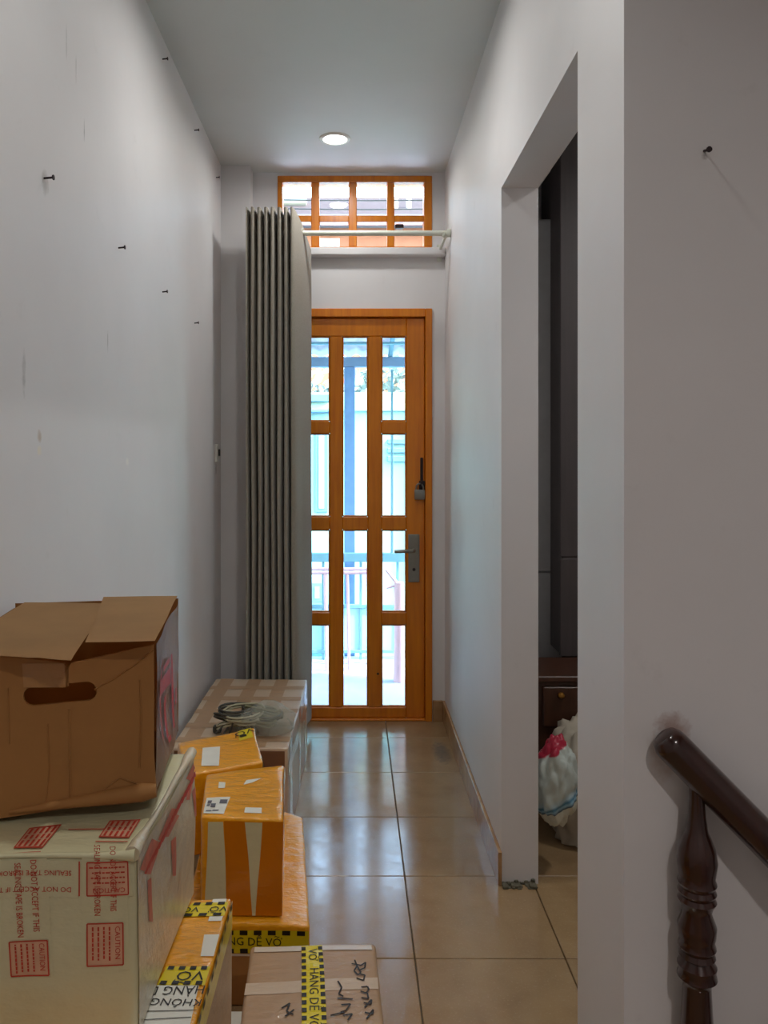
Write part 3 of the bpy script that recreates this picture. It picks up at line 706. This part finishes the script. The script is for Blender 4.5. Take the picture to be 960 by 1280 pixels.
# right face: film with streaks of red print running up its edge
def R9(x, y): return k9.px('right', x, y)
k9.patch('film_wrap', 'right', [(.02, .03), (.98, .03), (.98, .97), (.02, .97)], m_side_film, .001, 12)
bm = bmesh.new()
for l in (((174, 1086), (180, 1088), (200, 1052), (190, 1046)), ((183, 1092), (188, 1092), (198, 1062), (193, 1062)), ((197, 1048), (204, 1050), (224, 1012), (214, 1010)), ((206, 1046), (210, 1046), (224, 1020), (220, 1018)),
          ((233, 972), (238, 976), (246, 956), (242, 954)), ((239, 990), (241.5, 1022), (243.5, 1022), (243, 985)), ((213, 1052), (214, 1096), (218, 1096), (219, 1046)), ((184, 1100), (185, 1150), (190, 1150), (189, 1096)), ((232, 1000), (240, 966), (243, 966), (236, 1000))):
    k9.quad(bm, 'right', [R9(*p) for p in l], .0018, 4)
obj('red_streak', bm, plain('faded_red_ink', (206, 112, 88), .4, .2, 50), k9.o)
bm = bmesh.new()
for i in range(16):
    f = i/15; x0_ = 178+62*f; y0_ = 1078-120*f
    k9.quad(bm, 'right', [R9(x0_+1, y0_+13), R9(x0_+4, y0_+14), R9(x0_+10, y0_-2), R9(x0_+8, y0_-3)], .0024, 1)
obj('red_streak', bm, m_red, k9.o)
# puffed film fold along the right top edge
pts = [k9.P(1.0, v_, 1.0)+Vector((-.004, 0, .0)) for v_ in [.0, .08, .2, .35, .5, .65, .8, .92, 1.0]]
obj('film_fold', tube(pts, [.011, .010, .005, .004, .004, .005, .006, .010, .009], 10), m_side_film, k9.o, 60)
obj('film_fold', tube([k9.P(u_, .0, 1.0)+Vector((0, .003, -.002)) for u_ in [.1, .3, .5, .7, .85, .95, 1.0]], [.003, .004, .003, .004, .005, .007, .010], 10), m_beige_wrap, k9.o, 60)

# --- open brown carton on the very top
ga = math.radians(9); gu = Vector((math.cos(ga), math.sin(ga)*1.05, 0)); gv = Vector((-.127, .992, 0))
fr = Vector((-.298, 1.168, 0)); W_, D_ = .30, .338
zb = lambda p: .797+.028*max(0, (p.x+.6)/.3)*max(0, 1-(p.y-1.13)/.5)
def gp(u, v, z): q = fr-gu*W_*(1-u)+gv*D_*v; return Vector((q.x, q.y, z))
g = thing('cardboard_box', 'battered brown carton with hand hole and torn half-open lid, topmost of its pile', 'box', gp(.5, .5, .797), G)
TZ = 1.052
def sheet(fn, na, nb, th):
    """thick panel: fn(a, b) with a, b in 0..1"""
    bm = bmesh.new(); vv = [[bm.verts.new(fn(i/na, j/nb)) for i in range(na+1)] for j in range(nb+1)]
    for j in range(nb):
        for i in range(na): bm.faces.new((vv[j][i], vv[j][i+1], vv[j+1][i+1], vv[j+1][i]))
    bmesh.ops.solidify(bm, geom=bm.faces[:], thickness=th); bmesh.ops.recalc_face_normals(bm, faces=bm.faces[:]); return bm
def wob(p, a=.004, s_=3): return p+Vector((noise.noise(p*9+Vector((s_, 0, 0))), noise.noise(p*9+Vector((0, s_, 5))), .4*noise.noise(p*9+Vector((5, 0, s_)))))*a
def gpx(x, y):
    """sight line through a pixel onto the front panel plane"""
    A, B = gp(0, 0, 0), gp(1, 0, 0); nrm = (B-A).cross(Vector((0, 0, 1))); cp = Vector((0, 0, H)); dr = at(x, y, 1)-cp
    q = cp+dr*((A-cp).dot(nrm)/dr.dot(nrm)); return q
# front panel with a real hand hole: outline and hole filled, then given thickness
def front_panel():
    bm = bmesh.new()
    out = []
    n = 14
    for i in range(n+1): q = gp(i/n, 0, 0); q.z = zb(q)-.004; out.append(q)
    for zf in (.25, .5, .75): q = gp(1, 0, 0); z0 = zb(q); out.append(Vector((q.x-.004, q.y, z0+(TZ-.012-z0)*zf)))
    for (x, y) in ((192, 806), (160, 813), (130, 820), (100, 827), (89, 829), (86, 834), (85.5, 858), (83.5, 858), (83, 834), (80, 829), (60, 826), (30, 823), (0, 820)): out.append(gpx(x, y))
    for u in (.14, 0): out.append(gp(u, 0, TZ-.012))
    for zf in (.66, .33): q = gp(0, 0, 0); z0 = zb(q); out.append(Vector((q.x, q.y, z0+(TZ-.012-z0)*zf)))
    hole = []
    cx0, cx1, cy0, cy1, r_ = 41, 109, 870.5, 864, 12
    for k in range(9): a = math.pi/2+k*math.pi/8; hole.append(gpx(cx0+r_*math.cos(a), cy0+r_*math.sin(a)))
    for k in range(9): a = -math.pi/2+k*math.pi/8; hole.append(gpx(cx1+r_*math.cos(a), cy1+r_*math.sin(a)))
    es = []
    for loop in (out, hole):
        v_ = [bm.verts.new(p) for p in loop]
        for i in range(len(v_)): es.append(bm.edges.new((v_[i], v_[(i+1) % len(v_)])))
    bmesh.ops.triangle_fill(bm, edges=es, use_beauty=True, use_dissolve=False)
    bmesh.ops.recalc_face_normals(bm, faces=bm.faces[:])
    ext = bmesh.ops.extrude_face_region(bm, geom=bm.faces[:])
    bmesh.ops.translate(bm, verts=[v for v in ext['geom'] if isinstance(v, bmesh.types.BMVert)], vec=gv*.005)
    bmesh.ops.recalc_face_normals(bm, faces=bm.faces[:])
    return bm
obj('front_panel', front_panel(), m_card, g)
def side(u):
    def fn(a, b):
        q = gp(u, a*.985+.007, 0); z0 = zb(q); bul = (.012*math.sin(math.pi*b)*math.sin(math.pi*min(1, a*1.4))) if u == 1 else 0
        return wob(Vector((q.x-bul, q.y, z0+(TZ-.004-z0)*b)), .006 if u == 1 else .002)
    return fn
rp = obj('side_panel', sheet(side(1), 12, 12, .004), m_crushed, g, 60, label='crushed side panel with red print')
bm = bmesh.new(); sf = side(1)
for (a0, a1, b0, b1) in ((.35, .6, .5, .62), (.3, .34, .2, .78), (.62, .66, .15, .7), (.45, .5, .15, .45), (.4, .58, .66, .7), (.7, .76, .3, .42), (.48, .55, .1, .14)):
    vv = [[bm.verts.new(sf(a0+(a1-a0)*i/4, b0+(b1-b0)*j/4)+Vector((.0035, 0, 0))) for i in range(5)] for j in range(5)]
    for j in range(4):
        for i in range(4): bm.faces.new((vv[j][i], vv[j][i+1], vv[j+1][i+1], vv[j+1][i]))
obj('red_print', bm, m_red, rp)
obj('side_panel', sheet(side(0), 6, 6, .004), m_card, g, 60)
obj('back_panel', sheet(lambda a, b: Vector((*gp(a, .99, 0).xy, .797+(TZ+.004-.797)*b)), 4, 4, .004), m_card, g)
obj('bottom_panel', sheet(lambda a, b: (lambda q: Vector((q.x, q.y, zb(q)-.003)))(gp(a, b*.98+.01, 0)), 10, 10, .004), m_card_in, g)
# lid flaps: left flap lies low, right flap lifted and torn
def lid(x, y, z):  # pixel onto a height
    Y = (H-z)*F/(y-VY); return Vector(((x-VX)*Y/F, Y, z))
def flap(c4, n=10, amp=.002, edge=0):
    def fn(a, b):
        p = (c4[0]*(1-a)+c4[1]*a)*(1-b)+(c4[3]*(1-a)+c4[2]*a)*b
        p = wob(p, amp, 8)
        if edge and b == 0: p += Vector((0, edge*noise.noise(Vector((a*14, 3, 1))), 0))
        return p
    return sheet(fn, n, n, .004)
def on_front(pts, rad, name='fold_line', mat=None):
    obj(name, tube([gpx(x, y)+Vector((0, -.0004, 0)) for x, y in pts], rad, 6), mat or m_card, g, 60)
on_front([(87, 886), (87.5, 930), (88, 985), (87, 1010)], .0014)
on_front([(192, 812), (170, 830), (140, 850), (118, 862)], .0011)
on_front([(112, 1000), (150, 972), (188, 985)], .0012); on_front([(60, 905), (62, 960), (58, 1000)], .0009)
on_front([(175, 850), (177, 900), (174, 960)], .0012); on_front([(10, 860), (12, 930)], .0009)
rf = obj('lid_flap', flap([lid(107, 803, 1.064), lid(194, 801, 1.064), lid(222, 745, 1.064), lid(130, 746, 1.064)], 14, .002, .014), m_card_toplit, g, 60)
lf = obj('lid_flap', flap([gp(.0, .0, TZ-.003), lid(89, 826, 1.046), lid(134, 754, 1.056), lid(30, 753, 1.056)], 12, .0025, .004), m_card_toplit, g, 60)
tf = bmesh.new()
vq = [[tf.verts.new(gpx(x0_+(x1_-x0_)*j/4, y_)+Vector((-.002*0, -.0015, 0))) for j in range(5)] for (x0_, x1_, y_) in ((30, 83, 859), (29, 82, 845), (28, 81, 829))]
for i in range(2):
    for j in range(4): tf.faces.new((vq[i][j], vq[i][j+1], vq[i+1][j+1], vq[i+1][j]))
obj('brown_tape', tf, m_tape_brown, g)
obj('bottom_crease', tube([gp(u_, -.004, 0)+Vector((0, 0, zb(gp(u_, 0, 0))+.004)) for u_ in [.3, .5, .65, .8, .93, 1.0]], [.003, .006, .009, .012, .014, .010], 10), m_card, g, 60)

# ------------------------------------------------------------------ coiled cables on the long carton
cc = Vector((-.375, 2.80, .334))
cbn = thing('cable_bundle', 'tangle of coiled grey-green cables in clear plastic on the long pale carton', 'cables', cc)
rnd = random.Random(11)
m_cord = [plain('olive_cord', (132, 128, 96), .5, .1), plain('dark_cord', (66, 64, 56), .5, .1), plain('pale_cord', (176, 170, 140), .5, .08)]
for i in range(9):
    r0 = .05+.045*rnd.random(); ox, oy = rnd.uniform(-.05, .05), rnd.uniform(-.03, .03); ph = rnd.random()*6; tl = rnd.uniform(.1, .5)
    pts = []
    for k in range(44):
        a = k*2*math.pi/22; rr = r0*(1+.12*math.sin(3*a+ph))
        pts.append(cc+Vector((ox+rr*math.cos(a)*1.15, oy+rr*math.sin(a)*.8, .008+.014*(i % 5)+.02*k/44+tl*max(0, rr*math.sin(a+ph))*1.1)))
    obj('cord', tube(pts, .0042 if i % 3 else .0052, 7), m_cord[i % 3], cbn, 60)
for s_ in range(3):
    b0 = cc+Vector((-.115+.02*s_, -.05, .004))
    obj('cord', tube([b0+Vector((.008*k+.01*math.sin(k*.5+s_), .003*k*math.sin(s_+1), .055*math.sin(min(math.pi, k*.24))+.003)) for k in range(14)], .0036, 7), m_cord[1], cbn, 60)
obj('plug', box(cc+Vector((-.13, -.03, .0)), cc+Vector((-.1, -.005, .026)), .005, 2), m_cord[1], cbn)
def sq(p):
    if p.z < -.25: p.z = -.25+(p.z+.25)*.1
    return p
obj('plastic_wrap', blob(cc+Vector((.05, .0, .026)), (.112, .09, .07), .28, 1.7, 5, 4, sq), m_film, cbn, 70)

# ------------------------------------------------------------------ stair railing
dirv = Vector((.125, -.022, -.128))
P0 = at(840, 932, YP-.028)
rl = thing('stair_railing', 'dark varnished wooden handrail on turned balusters running down the stairs', 'railing', (P0.x+.02, 1.27, 0))
NP = 40
obj('handrail', tube([P0-dirv.normalized()*.022, P0-dirv.normalized()*.018, P0-dirv.normalized()*.008]+[P0+dirv*(i/NP*6.5) for i in range(NP+1)], [.016, .023, .028]+[.029]*(NP+1), 20), m_darkwood, rl, 40)
prof = [(.022, 0), (.03, .002), (.03, .05), (.024, .07), (.028, .2), (.0275, .35), (.022, .455), (.024, .463), (.0315, .470), (.029, .480), (.031, .489), (.023, .5), (.029, .505), (.026, .513), (.030, .520), (.027, .530), (.029, .537), (.0305, .555), (.0225, .577), (.025, .587),
        (.0305, .597), (.027, .604), (.0305, .611), (.027, .618), (.031, .626), (.028, .634), (.0295, .643), (.032, .662), (.029, .682), (.0215, .702), (.0175, .71), (.014, .735), (.012, .762), (.0125, .80)]
def rail_at(x): f = (x-P0.x)/dirv.x; return P0+dirv*f
for i in range(3):
    c = rail_at(.572+.235*i)
    base = 0 if i == 0 else -.2*i
    top = c.z-.01; dz = top-.80
    p2 = [(r, (z+dz) if z > .3 else (base-0+ (z*(.25+dz-base)/.25 if z <= .25 else z+dz))) for r, z in prof]
    obj('baluster', lathe(p2, (c.x, c.y, 0), 24), m_darkwood, rl, 40)

# ------------------------------------------------------------------ things in the dark side room
lk = thing('metal_locker', 'tall plain grey locker standing in the dark side room', 'locker', (.75, 3.62, 0))
m_locker = plain('grey_locker_paint', (190, 190, 190), .5, .05)
obj('body', box((.60, 3.42, 0), (.93, 3.86, 2.388), .004), m_locker, lk)
sz_ = H-(715-VY)*3.4/F
obj('door', box((.605, 3.40, sz_+.004), (.925, 3.42, 2.375), .003), m_locker, lk); obj('door', box((.605, 3.40, .05), (.925, 3.42, sz_-.004), .003), m_locker, lk)
wr = thing('wardrobe', 'tall dark wooden wardrobe in the side room beside the grey locker', 'wardrobe', (1.3, 3.5, 0))
x0 = .2695*3.2
obj('body', box((.945, 3.22, 0), (1.75, 3.86, 2.7), .004), m_wardrobe, wr)
obj('side_board', box((x0+.01, 3.2, .5), (.945, 3.395, 2.7), .003), m_wardrobe, wr)
sz_ = H-(697-VY)*3.2/F
for a, b in ((x0, 1.3), (1.305, 1.75)):
    obj('door', box((a, 3.195, sz_+.004), (b, 3.219, 2.68), .003), m_wardrobe, wr); obj('door', box((a, 3.195, .5), (b, 3.219, sz_-.004), .003), m_wardrobe, wr)
ch = thing('wooden_chest', 'low brown wooden chest behind the sack in the side room', 'chest', (.95, 3.0, 0))
zt = H-283*2.9/F
obj('body', box((.70, 2.92, 0), (1.3, 3.17, zt), .004), m_chest, ch); obj('lid', box((.69, 2.9, zt), (1.31, 3.18, zt+.022), .004), m_chest, ch)
obj('drawer', box((.72, 2.905, zt-.17), (1.28, 2.925, zt-.02), .003), m_chest, ch)
kn = at(701, 869, 2.9); obj('knob', lathe([(.004, 0), (.012, .004), (.014, .012), (.008, .02)], (kn.x, 2.895, kn.z-.01), 12), plain('brass_knob', (170, 120, 50), .4, .1, metal=.7), ch, 50)
def sq2(p):
    if p.z < -.55: p.z = -.55+(p.z+.55)*.08
    return p
sk = thing('cloth_sack', 'lumpy off-white cloth sack on the floor inside the side room', 'sack', (.88, 2.72, 0))
obj('sack_body', blob((.88, 2.72, .155), (.20, .17, .27), .24, 3.0, 3, 5, sq2), plain('off_white_cloth', (186, 176, 158), .8, .12, 9, bump=.4, bscale=30), sk, 70)
obj('sack_tie', blob((.95, 2.72, .37), (.05, .05, .05), .3, 2, 2, 3), plain('off_white_cloth_tie', (176, 166, 150), .8, .1), sk, 70)
def bagmat():
    t = NT('striped_plastic_bag'); p = t.pos(); sx = t.add('ShaderNodeSeparateXYZ'); t.l.new(p, sx.inputs[0])
    h = t.math('ADD', sx.outputs[2], t.math('MULTIPLY', sx.outputs[0], -.55))
    h = t.math('ADD', h, t.math('MULTIPLY', t.noise(p, 9, 2), .03))
    r = t.add('ShaderNodeMapRange'); r.inputs[1].default_value = -.26; r.inputs[2].default_value = .06; t.l.new(h, r.inputs[0])
    c = t.ramp(r.outputs[0], [(0, s2l((205, 205, 188))), (.40, s2l((205, 205, 188))), (.41, s2l((40, 60, 80))), (.44, s2l((150, 190, 210))), (.47, s2l((60, 120, 150))), (.50, s2l((170, 196, 206))), (.56, s2l((186, 196, 190))), (.955, s2l((190, 198, 190))), (.97, s2l((176, 30, 60)))])
    cr = t.n[-1] if False else None
    t.col(c); t.set(Roughness=.35); return t.m
pb = at(692, 950, 2.50)
tag(rebase(obj('plastic_bag', blob((.653, 2.47, .285), (.07, .065, .14), .2, 2.6, 6, 5), bagmat(), None, 70)), 'white plastic bag with blue stripes and a red top leaning on the sack', 'bag')

# ------------------------------------------------------------------ outside: balcony
m_balc = plain('balcony_screed', (138, 152, 172), .6, .08, 6, spec=.08)
m_ext = plain('exterior_render', (222, 224, 220), .8, .05, 4)
struct('floor_balcony', box((-1.5, YB+.12, -.17), (1.5, 5.2, -.02)), m_balc, 'pale balcony floor outside the door')
m_rail = plain('pale_teal_steel', (104, 150, 164), .5, .06, spec=.08)
ry = 5.12
rg = thing('balcony_railing', 'pale teal steel balcony railing with thin bars and a lower panel', 'railing', (0, ry, -.02))
def zat(y, Y): return H+(VY-y)*Y/F
obj('top_bar', box((-1.5, ry-.02, zat(702, ry)), (1.5, ry+.02, zat(691, ry)), .003), m_rail, rg)
obj('middle_bar', box((-1.5, ry-.012, zat(760, ry)), (1.5, ry+.012, zat(755.5, ry)), .002), m_rail, rg)
obj('bottom_bar', box((-1.5, ry-.012, zat(816, ry)), (1.5, ry+.012, zat(812, ry)), .002), m_rail, rg)
m_panel = plain('pale_cyan_panel', (150, 206, 220), .5, .04)
obj('lower_panel', box((-1.5, ry+.002, zat(813, ry)), (1.5, ry+.008, zat(758, ry))), m_panel, rg)
for x in (352, 404, 451, 497, 548): X = (x-VX)*ry/F; obj('bar', box((X-.009, ry-.009, -.02), (X+.009, ry+.009, zat(695, ry)), .002), m_rail, rg)
X = (490-VX)*ry/F; obj('tall_bar', box((X-.008, ry-.009, zat(700, ry)), (X+.008, ry+.009, zat(462, ry)), .002), m_rail, rg)
pst = thing('awning_post', 'thick pale blue-grey steel post holding the balcony awning', 'post', ((437-VX)*5.22/F, 5.24, zat(860, 5.24)))
X = (437-VX)*5.24/F; obj('shaft', box((X-.037, 5.205, -.17), (X+.037, 5.275, zat(459.2, 5.24)), .004), plain('blue_grey_steel', (104, 142, 182), .5, .08, spec=.08), pst)
obj('base_plate', box((X-.06, 5.2, -.17), (X+.06, 5.3, -.14), .003), m_rail, pst)
# awning
aw = thing('balcony_awning', 'corrugated metal awning over the balcony on steel beams', 'awning', (0, 4.6, zat(458, 5.24)))
zA, zB_ = 2.33, zat(452, 5.24)+.07
cb = bmesh.new(); rows = [(YB+.125, zA), (5.4, zB_-.01)]; prev = None
for k in range(181):
    x = -1.5+k/60; off = .012*math.sin(k*2*math.pi/6)
    a = cb.verts.new((x, rows[0][0], rows[0][1]+off)); b = cb.verts.new((x, rows[1][0], rows[1][1]+off))
    if prev: cb.faces.new((prev[0], a, b, prev[1]))
    prev = (a, b)
m_awn = plain('awning_sheet', (206, 206, 222), .5, .06, spec=.08)
obj('sheet', cb, m_awn, aw, 80)
obj('front_beam', box((-1.5, 5.2, zat(459, 5.24)), (1.5, 5.28, zat(447, 5.24)), .003), plain('awning_beam_steel', (112, 142, 168), .5, .06, spec=.08), aw)
obj('cross_beam', box((-1.5, 4.72, zat(431, 4.75)), (1.5, 4.76, zat(428, 4.75)), .003), m_rail, aw)
for x in (300, 490, 600): X = (x-VX)*5/F; obj('rafter', tube([(X, YB+.13, zA-.03), (X, 5.24, zB_-.035)], .016, 6), m_rail, aw)
# things on the balcony
m_pink = plain('pale_pink_paint', (184, 160, 168), .5, .05, spec=.08)
pr_ = thing('drying_rack', 'low pale pink metal rack standing on the balcony', 'rack', (-.1, 4.85, -.02))
yy = 4.85; zz = zat(716, yy)
for y_ in (yy, yy+.16):
    obj('rail', tube([((372-VX)*yy/F, y_, zz), ((462-VX)*yy/F, y_, zz)], .011, 8), m_pink, pr_)
    for x in (375, 406, 434, 460): X = (x-VX)*yy/F; obj('leg', tube([(X, y_, zz), (X+.012, y_, -.02)], .009, 8), m_pink, pr_)
yy = 4.62
pc = thing('balcony_post', 'stout pale pinkish post with a slanting arm standing on the balcony', 'post', ((498.5-VX)*yy/F, yy, -.02))
X = (498.5-VX)*yy/F
obj('shaft', tube([(X, yy, -.02), (X+.003, yy, .2), (X+.001, yy, zat(728, yy))], [.034, .031, .030], 12), m_pink, pc, 40)
obj('arm', tube([(X-.004, yy, zat(731, yy)), ((483-VX)*yy/F, yy, zat(712, yy))], .011, 8), m_pink, pc)
obj('crossbar', tube([((483-VX)*yy/F, yy, zat(735, yy)), (X, yy, zat(731, yy))], .008, 8), m_pink, pc)
# neighbouring buildings
m_cyan = plain('pale_cyan_render', (146, 198, 202), .8, .04, 2, spec=.08)
m_cyan2 = plain('light_blue_grey_paint', (98, 136, 158), .7, .05, 2, spec=.08)
ny = 8.2
nb = thing('low_building', 'low pale cyan building across the street with louvred window', 'building', (0, ny+1.5, -4))
obj('wall', box((-4, ny, -4), (5, ny+3, zat(514, ny))), m_cyan, nb)
obj('parapet', box((-4.05, ny-.06, zat(514, ny)), (5.05, ny+3.05, zat(491, ny)), .01), plain('white_parapet', (164, 206, 186), .8, .03, spec=.08), nb)
for (y0, y1) in ((549, 555), (560, 566), (570, 577)):
    a, b = at(484, y1, ny), at(512, y0, ny); obj('louvre', box((a.x, ny-.05, a.z), (b.x, ny+.02, b.z), .005), m_cyan2, nb)
for (xa, xb, y0, y1) in ((360, 412, 494, 503), (360, 412, 512, 516)):
    a, b = at(xa, y1, ny), at(xb, y0, ny); obj('ledge', box((a.x, ny-.14, a.z), (b.x, ny+.02, b.z), .005), m_cyan2, nb)
for (xa, xb, y0, y1) in ((389, 404, 728, 752), (394, 410, 540, 640)):
    a, b = at(xa, y1, ny), at(xb, y0, ny); f = obj('window', box((a.x, ny-.03, a.z), (b.x, ny+.02, b.z), .005), m_cyan2, nb)
    obj('window_pane', box((a.x+.04, ny-.036, a.z+.04), (b.x-.04, ny-.028, b.z-.04)), m_panel, f)
a = at(400, 830, ny); obj('door_panel', box((a.x-.12, ny-.04, -3.9), (a.x+.1, ny+.02, zat(780, ny))), plain('teal_panel', (60, 120, 130), .6, .05), nb)
a = at(446, 700, ny); obj('drain_pipe', tube([(a.x+.6, ny-.05, -3.9), (a.x+.6, ny-.05, zat(516, ny))], .03, 8), m_cyan2, nb)
# tree between the buildings
tr = thing('street_tree', 'leafy grey-green tree crown behind the low cyan building', 'tree', (.6, 13.4, -4))
rnd = random.Random(7); lb_ = bmesh.new()
for i in range(1500):
    p = Vector((rnd.gauss(.5, .85), 13.4+max(-1.2, min(1.2, rnd.gauss(0, .5))), rnd.gauss(2.3, .45)))
    n = Vector((rnd.uniform(-1, 1), rnd.uniform(-1, 1), rnd.uniform(-1, 1))).normalized(); u = n.orthogonal().normalized(); v_ = n.cross(u); s_ = rnd.uniform(.05, .1)
    lb_.faces.new([lb_.verts.new(p+u*s_*1.6), lb_.verts.new(p+v_*s_*.6), lb_.verts.new(p-u*s_*1.6), lb_.verts.new(p-v_*s_*.6)])
obj('foliage', lb_, plain('grey_green_leaf', (136, 152, 150), .6, .2, spec=.08), tr, kind='stuff')
obj('trunk', tube([(.6, 13.4, -4), (.55, 13.4, -1), (.5, 13.4, 2.2)], [.16, .13, .05], 10), plain('bark', (110, 100, 90), .9, .2), tr, 60)
# tall brick house
ty = 17.0
hb = thing('brick_house', 'tall salmon brick house with dark tiled roof beyond the low building', 'building', (0, ty+3, -4))
zr = zat(268, ty)
obj('wall', box((-7, ty, -4), (8, ty+6, zr-.15)), plain('salmon_brick_render', (168, 112, 90), .8, .12, 3, spec=.08), hb)
rb = bmesh.new()
for p in ((-7.4, ty-.5, zr-.16), (8.4, ty-.5, zr-.16), (8.4, ty+2.6, zat(247, ty+2.6)), (-7.4, ty+2.6, zat(247, ty+2.6)), (8.4, ty+7, zr-.16), (-7.4, ty+7, zr-.16)): rb.verts.new(p)
rb.verts.ensure_lookup_table(); V = rb.verts
for f in ((0, 1, 2, 3), (3, 2, 4, 5), (0, 3, 5), (1, 4, 2), (0, 5, 4, 1)): rb.faces.new([V[i] for i in f])
obj('roof', rb, plain('dark_roof_tile', (62, 54, 56), .8, .2, 6, spec=.08), hb)
obj('eaves', box((-7.4, ty-.52, zr-.3), (8.4, ty, zr-.16)), plain('pale_eaves', (120, 120, 124), .7, .05, spec=.08), hb)
for x, w_ in ((318, .5), (412, .22), (580, .5)):
    a = at(x, 300, ty); fw = obj('window', box((a.x-w_, ty-.06, a.z-.9), (a.x+w_, ty+.02, a.z+.02)), plain('white_window', (236, 236, 232), .6, .03), hb)
    obj('window_pane', box((a.x-w_+.06, ty-.07, a.z-.82), (a.x+w_-.06, ty-.058, a.z-.05)), m_panel, fw)
a = at(362, 256, ty+1.2); obj('water_tank', tube([(a.x-.5, ty+1.2, a.z), (a.x+.4, ty+1.2, a.z)], .32, 14), m_steel, hb, 40)
a = at(500, 262, ty+.6); obj('vent_pipe', tube([(a.x-.1, ty+.6, a.z-.6), (a.x-.1, ty+.6, a.z+.25), (a.x+.05, ty+.6, a.z+.4), (a.x+.2, ty+.6, a.z+.25), (a.x+.2, ty+.6, a.z-.3)], .06, 8), m_ext, hb, 50)
CZ = (3.68, 3.625, 3.545)
for sx_, tx in ((-3.2, 'grey concrete utility pole carrying street cables at the left of the low building'), (3.4, 'grey concrete utility pole carrying street cables beyond the balcony post')):
    up = thing('utility_pole', tx.replace(' at the left of the low building', ' on the curtain side of the street'), 'pole', (sx_, 7, -4))
    obj('shaft', tube([(sx_, 7, -4), (sx_, 7, 4.2)], [.13, .09], 10), m_ext, up, 40); [obj('cable_bracket', box((sx_-.03, 6.775-.035*k-.03, z_-.03), (sx_+.03, 6.93, z_), .004), m_dark_metal, up) for k, z_ in enumerate(CZ)]
for i, z_ in enumerate(CZ):
    A, B = Vector((-3.25, 6.775-.035*i, z_+.005)), Vector((3.45, 6.775-.035*i, z_+.005))
    tag(rebase(obj('overhead_cable', tube([A.lerp(B, k/16)+Vector((0, 0, -(.10+.035*i)*math.sin(math.pi*k/16))) for k in range(17)], .006, 6), m_black)), ['thin black street cable between the utility poles, uppermost of three', 'thin black street cable between the utility poles, middle of three', 'thin black street cable between the utility poles, lowest of three'][i], 'cable', 'overhead street cables')
gr = struct('ground', box((-30, 4.1, -4.2), (30, 60, -4.0)), m_balc)
print('objects', len(bpy.data.objects), 'tris', sum(len(o.data.polygons) for o in bpy.data.objects if o.type == 'MESH'))
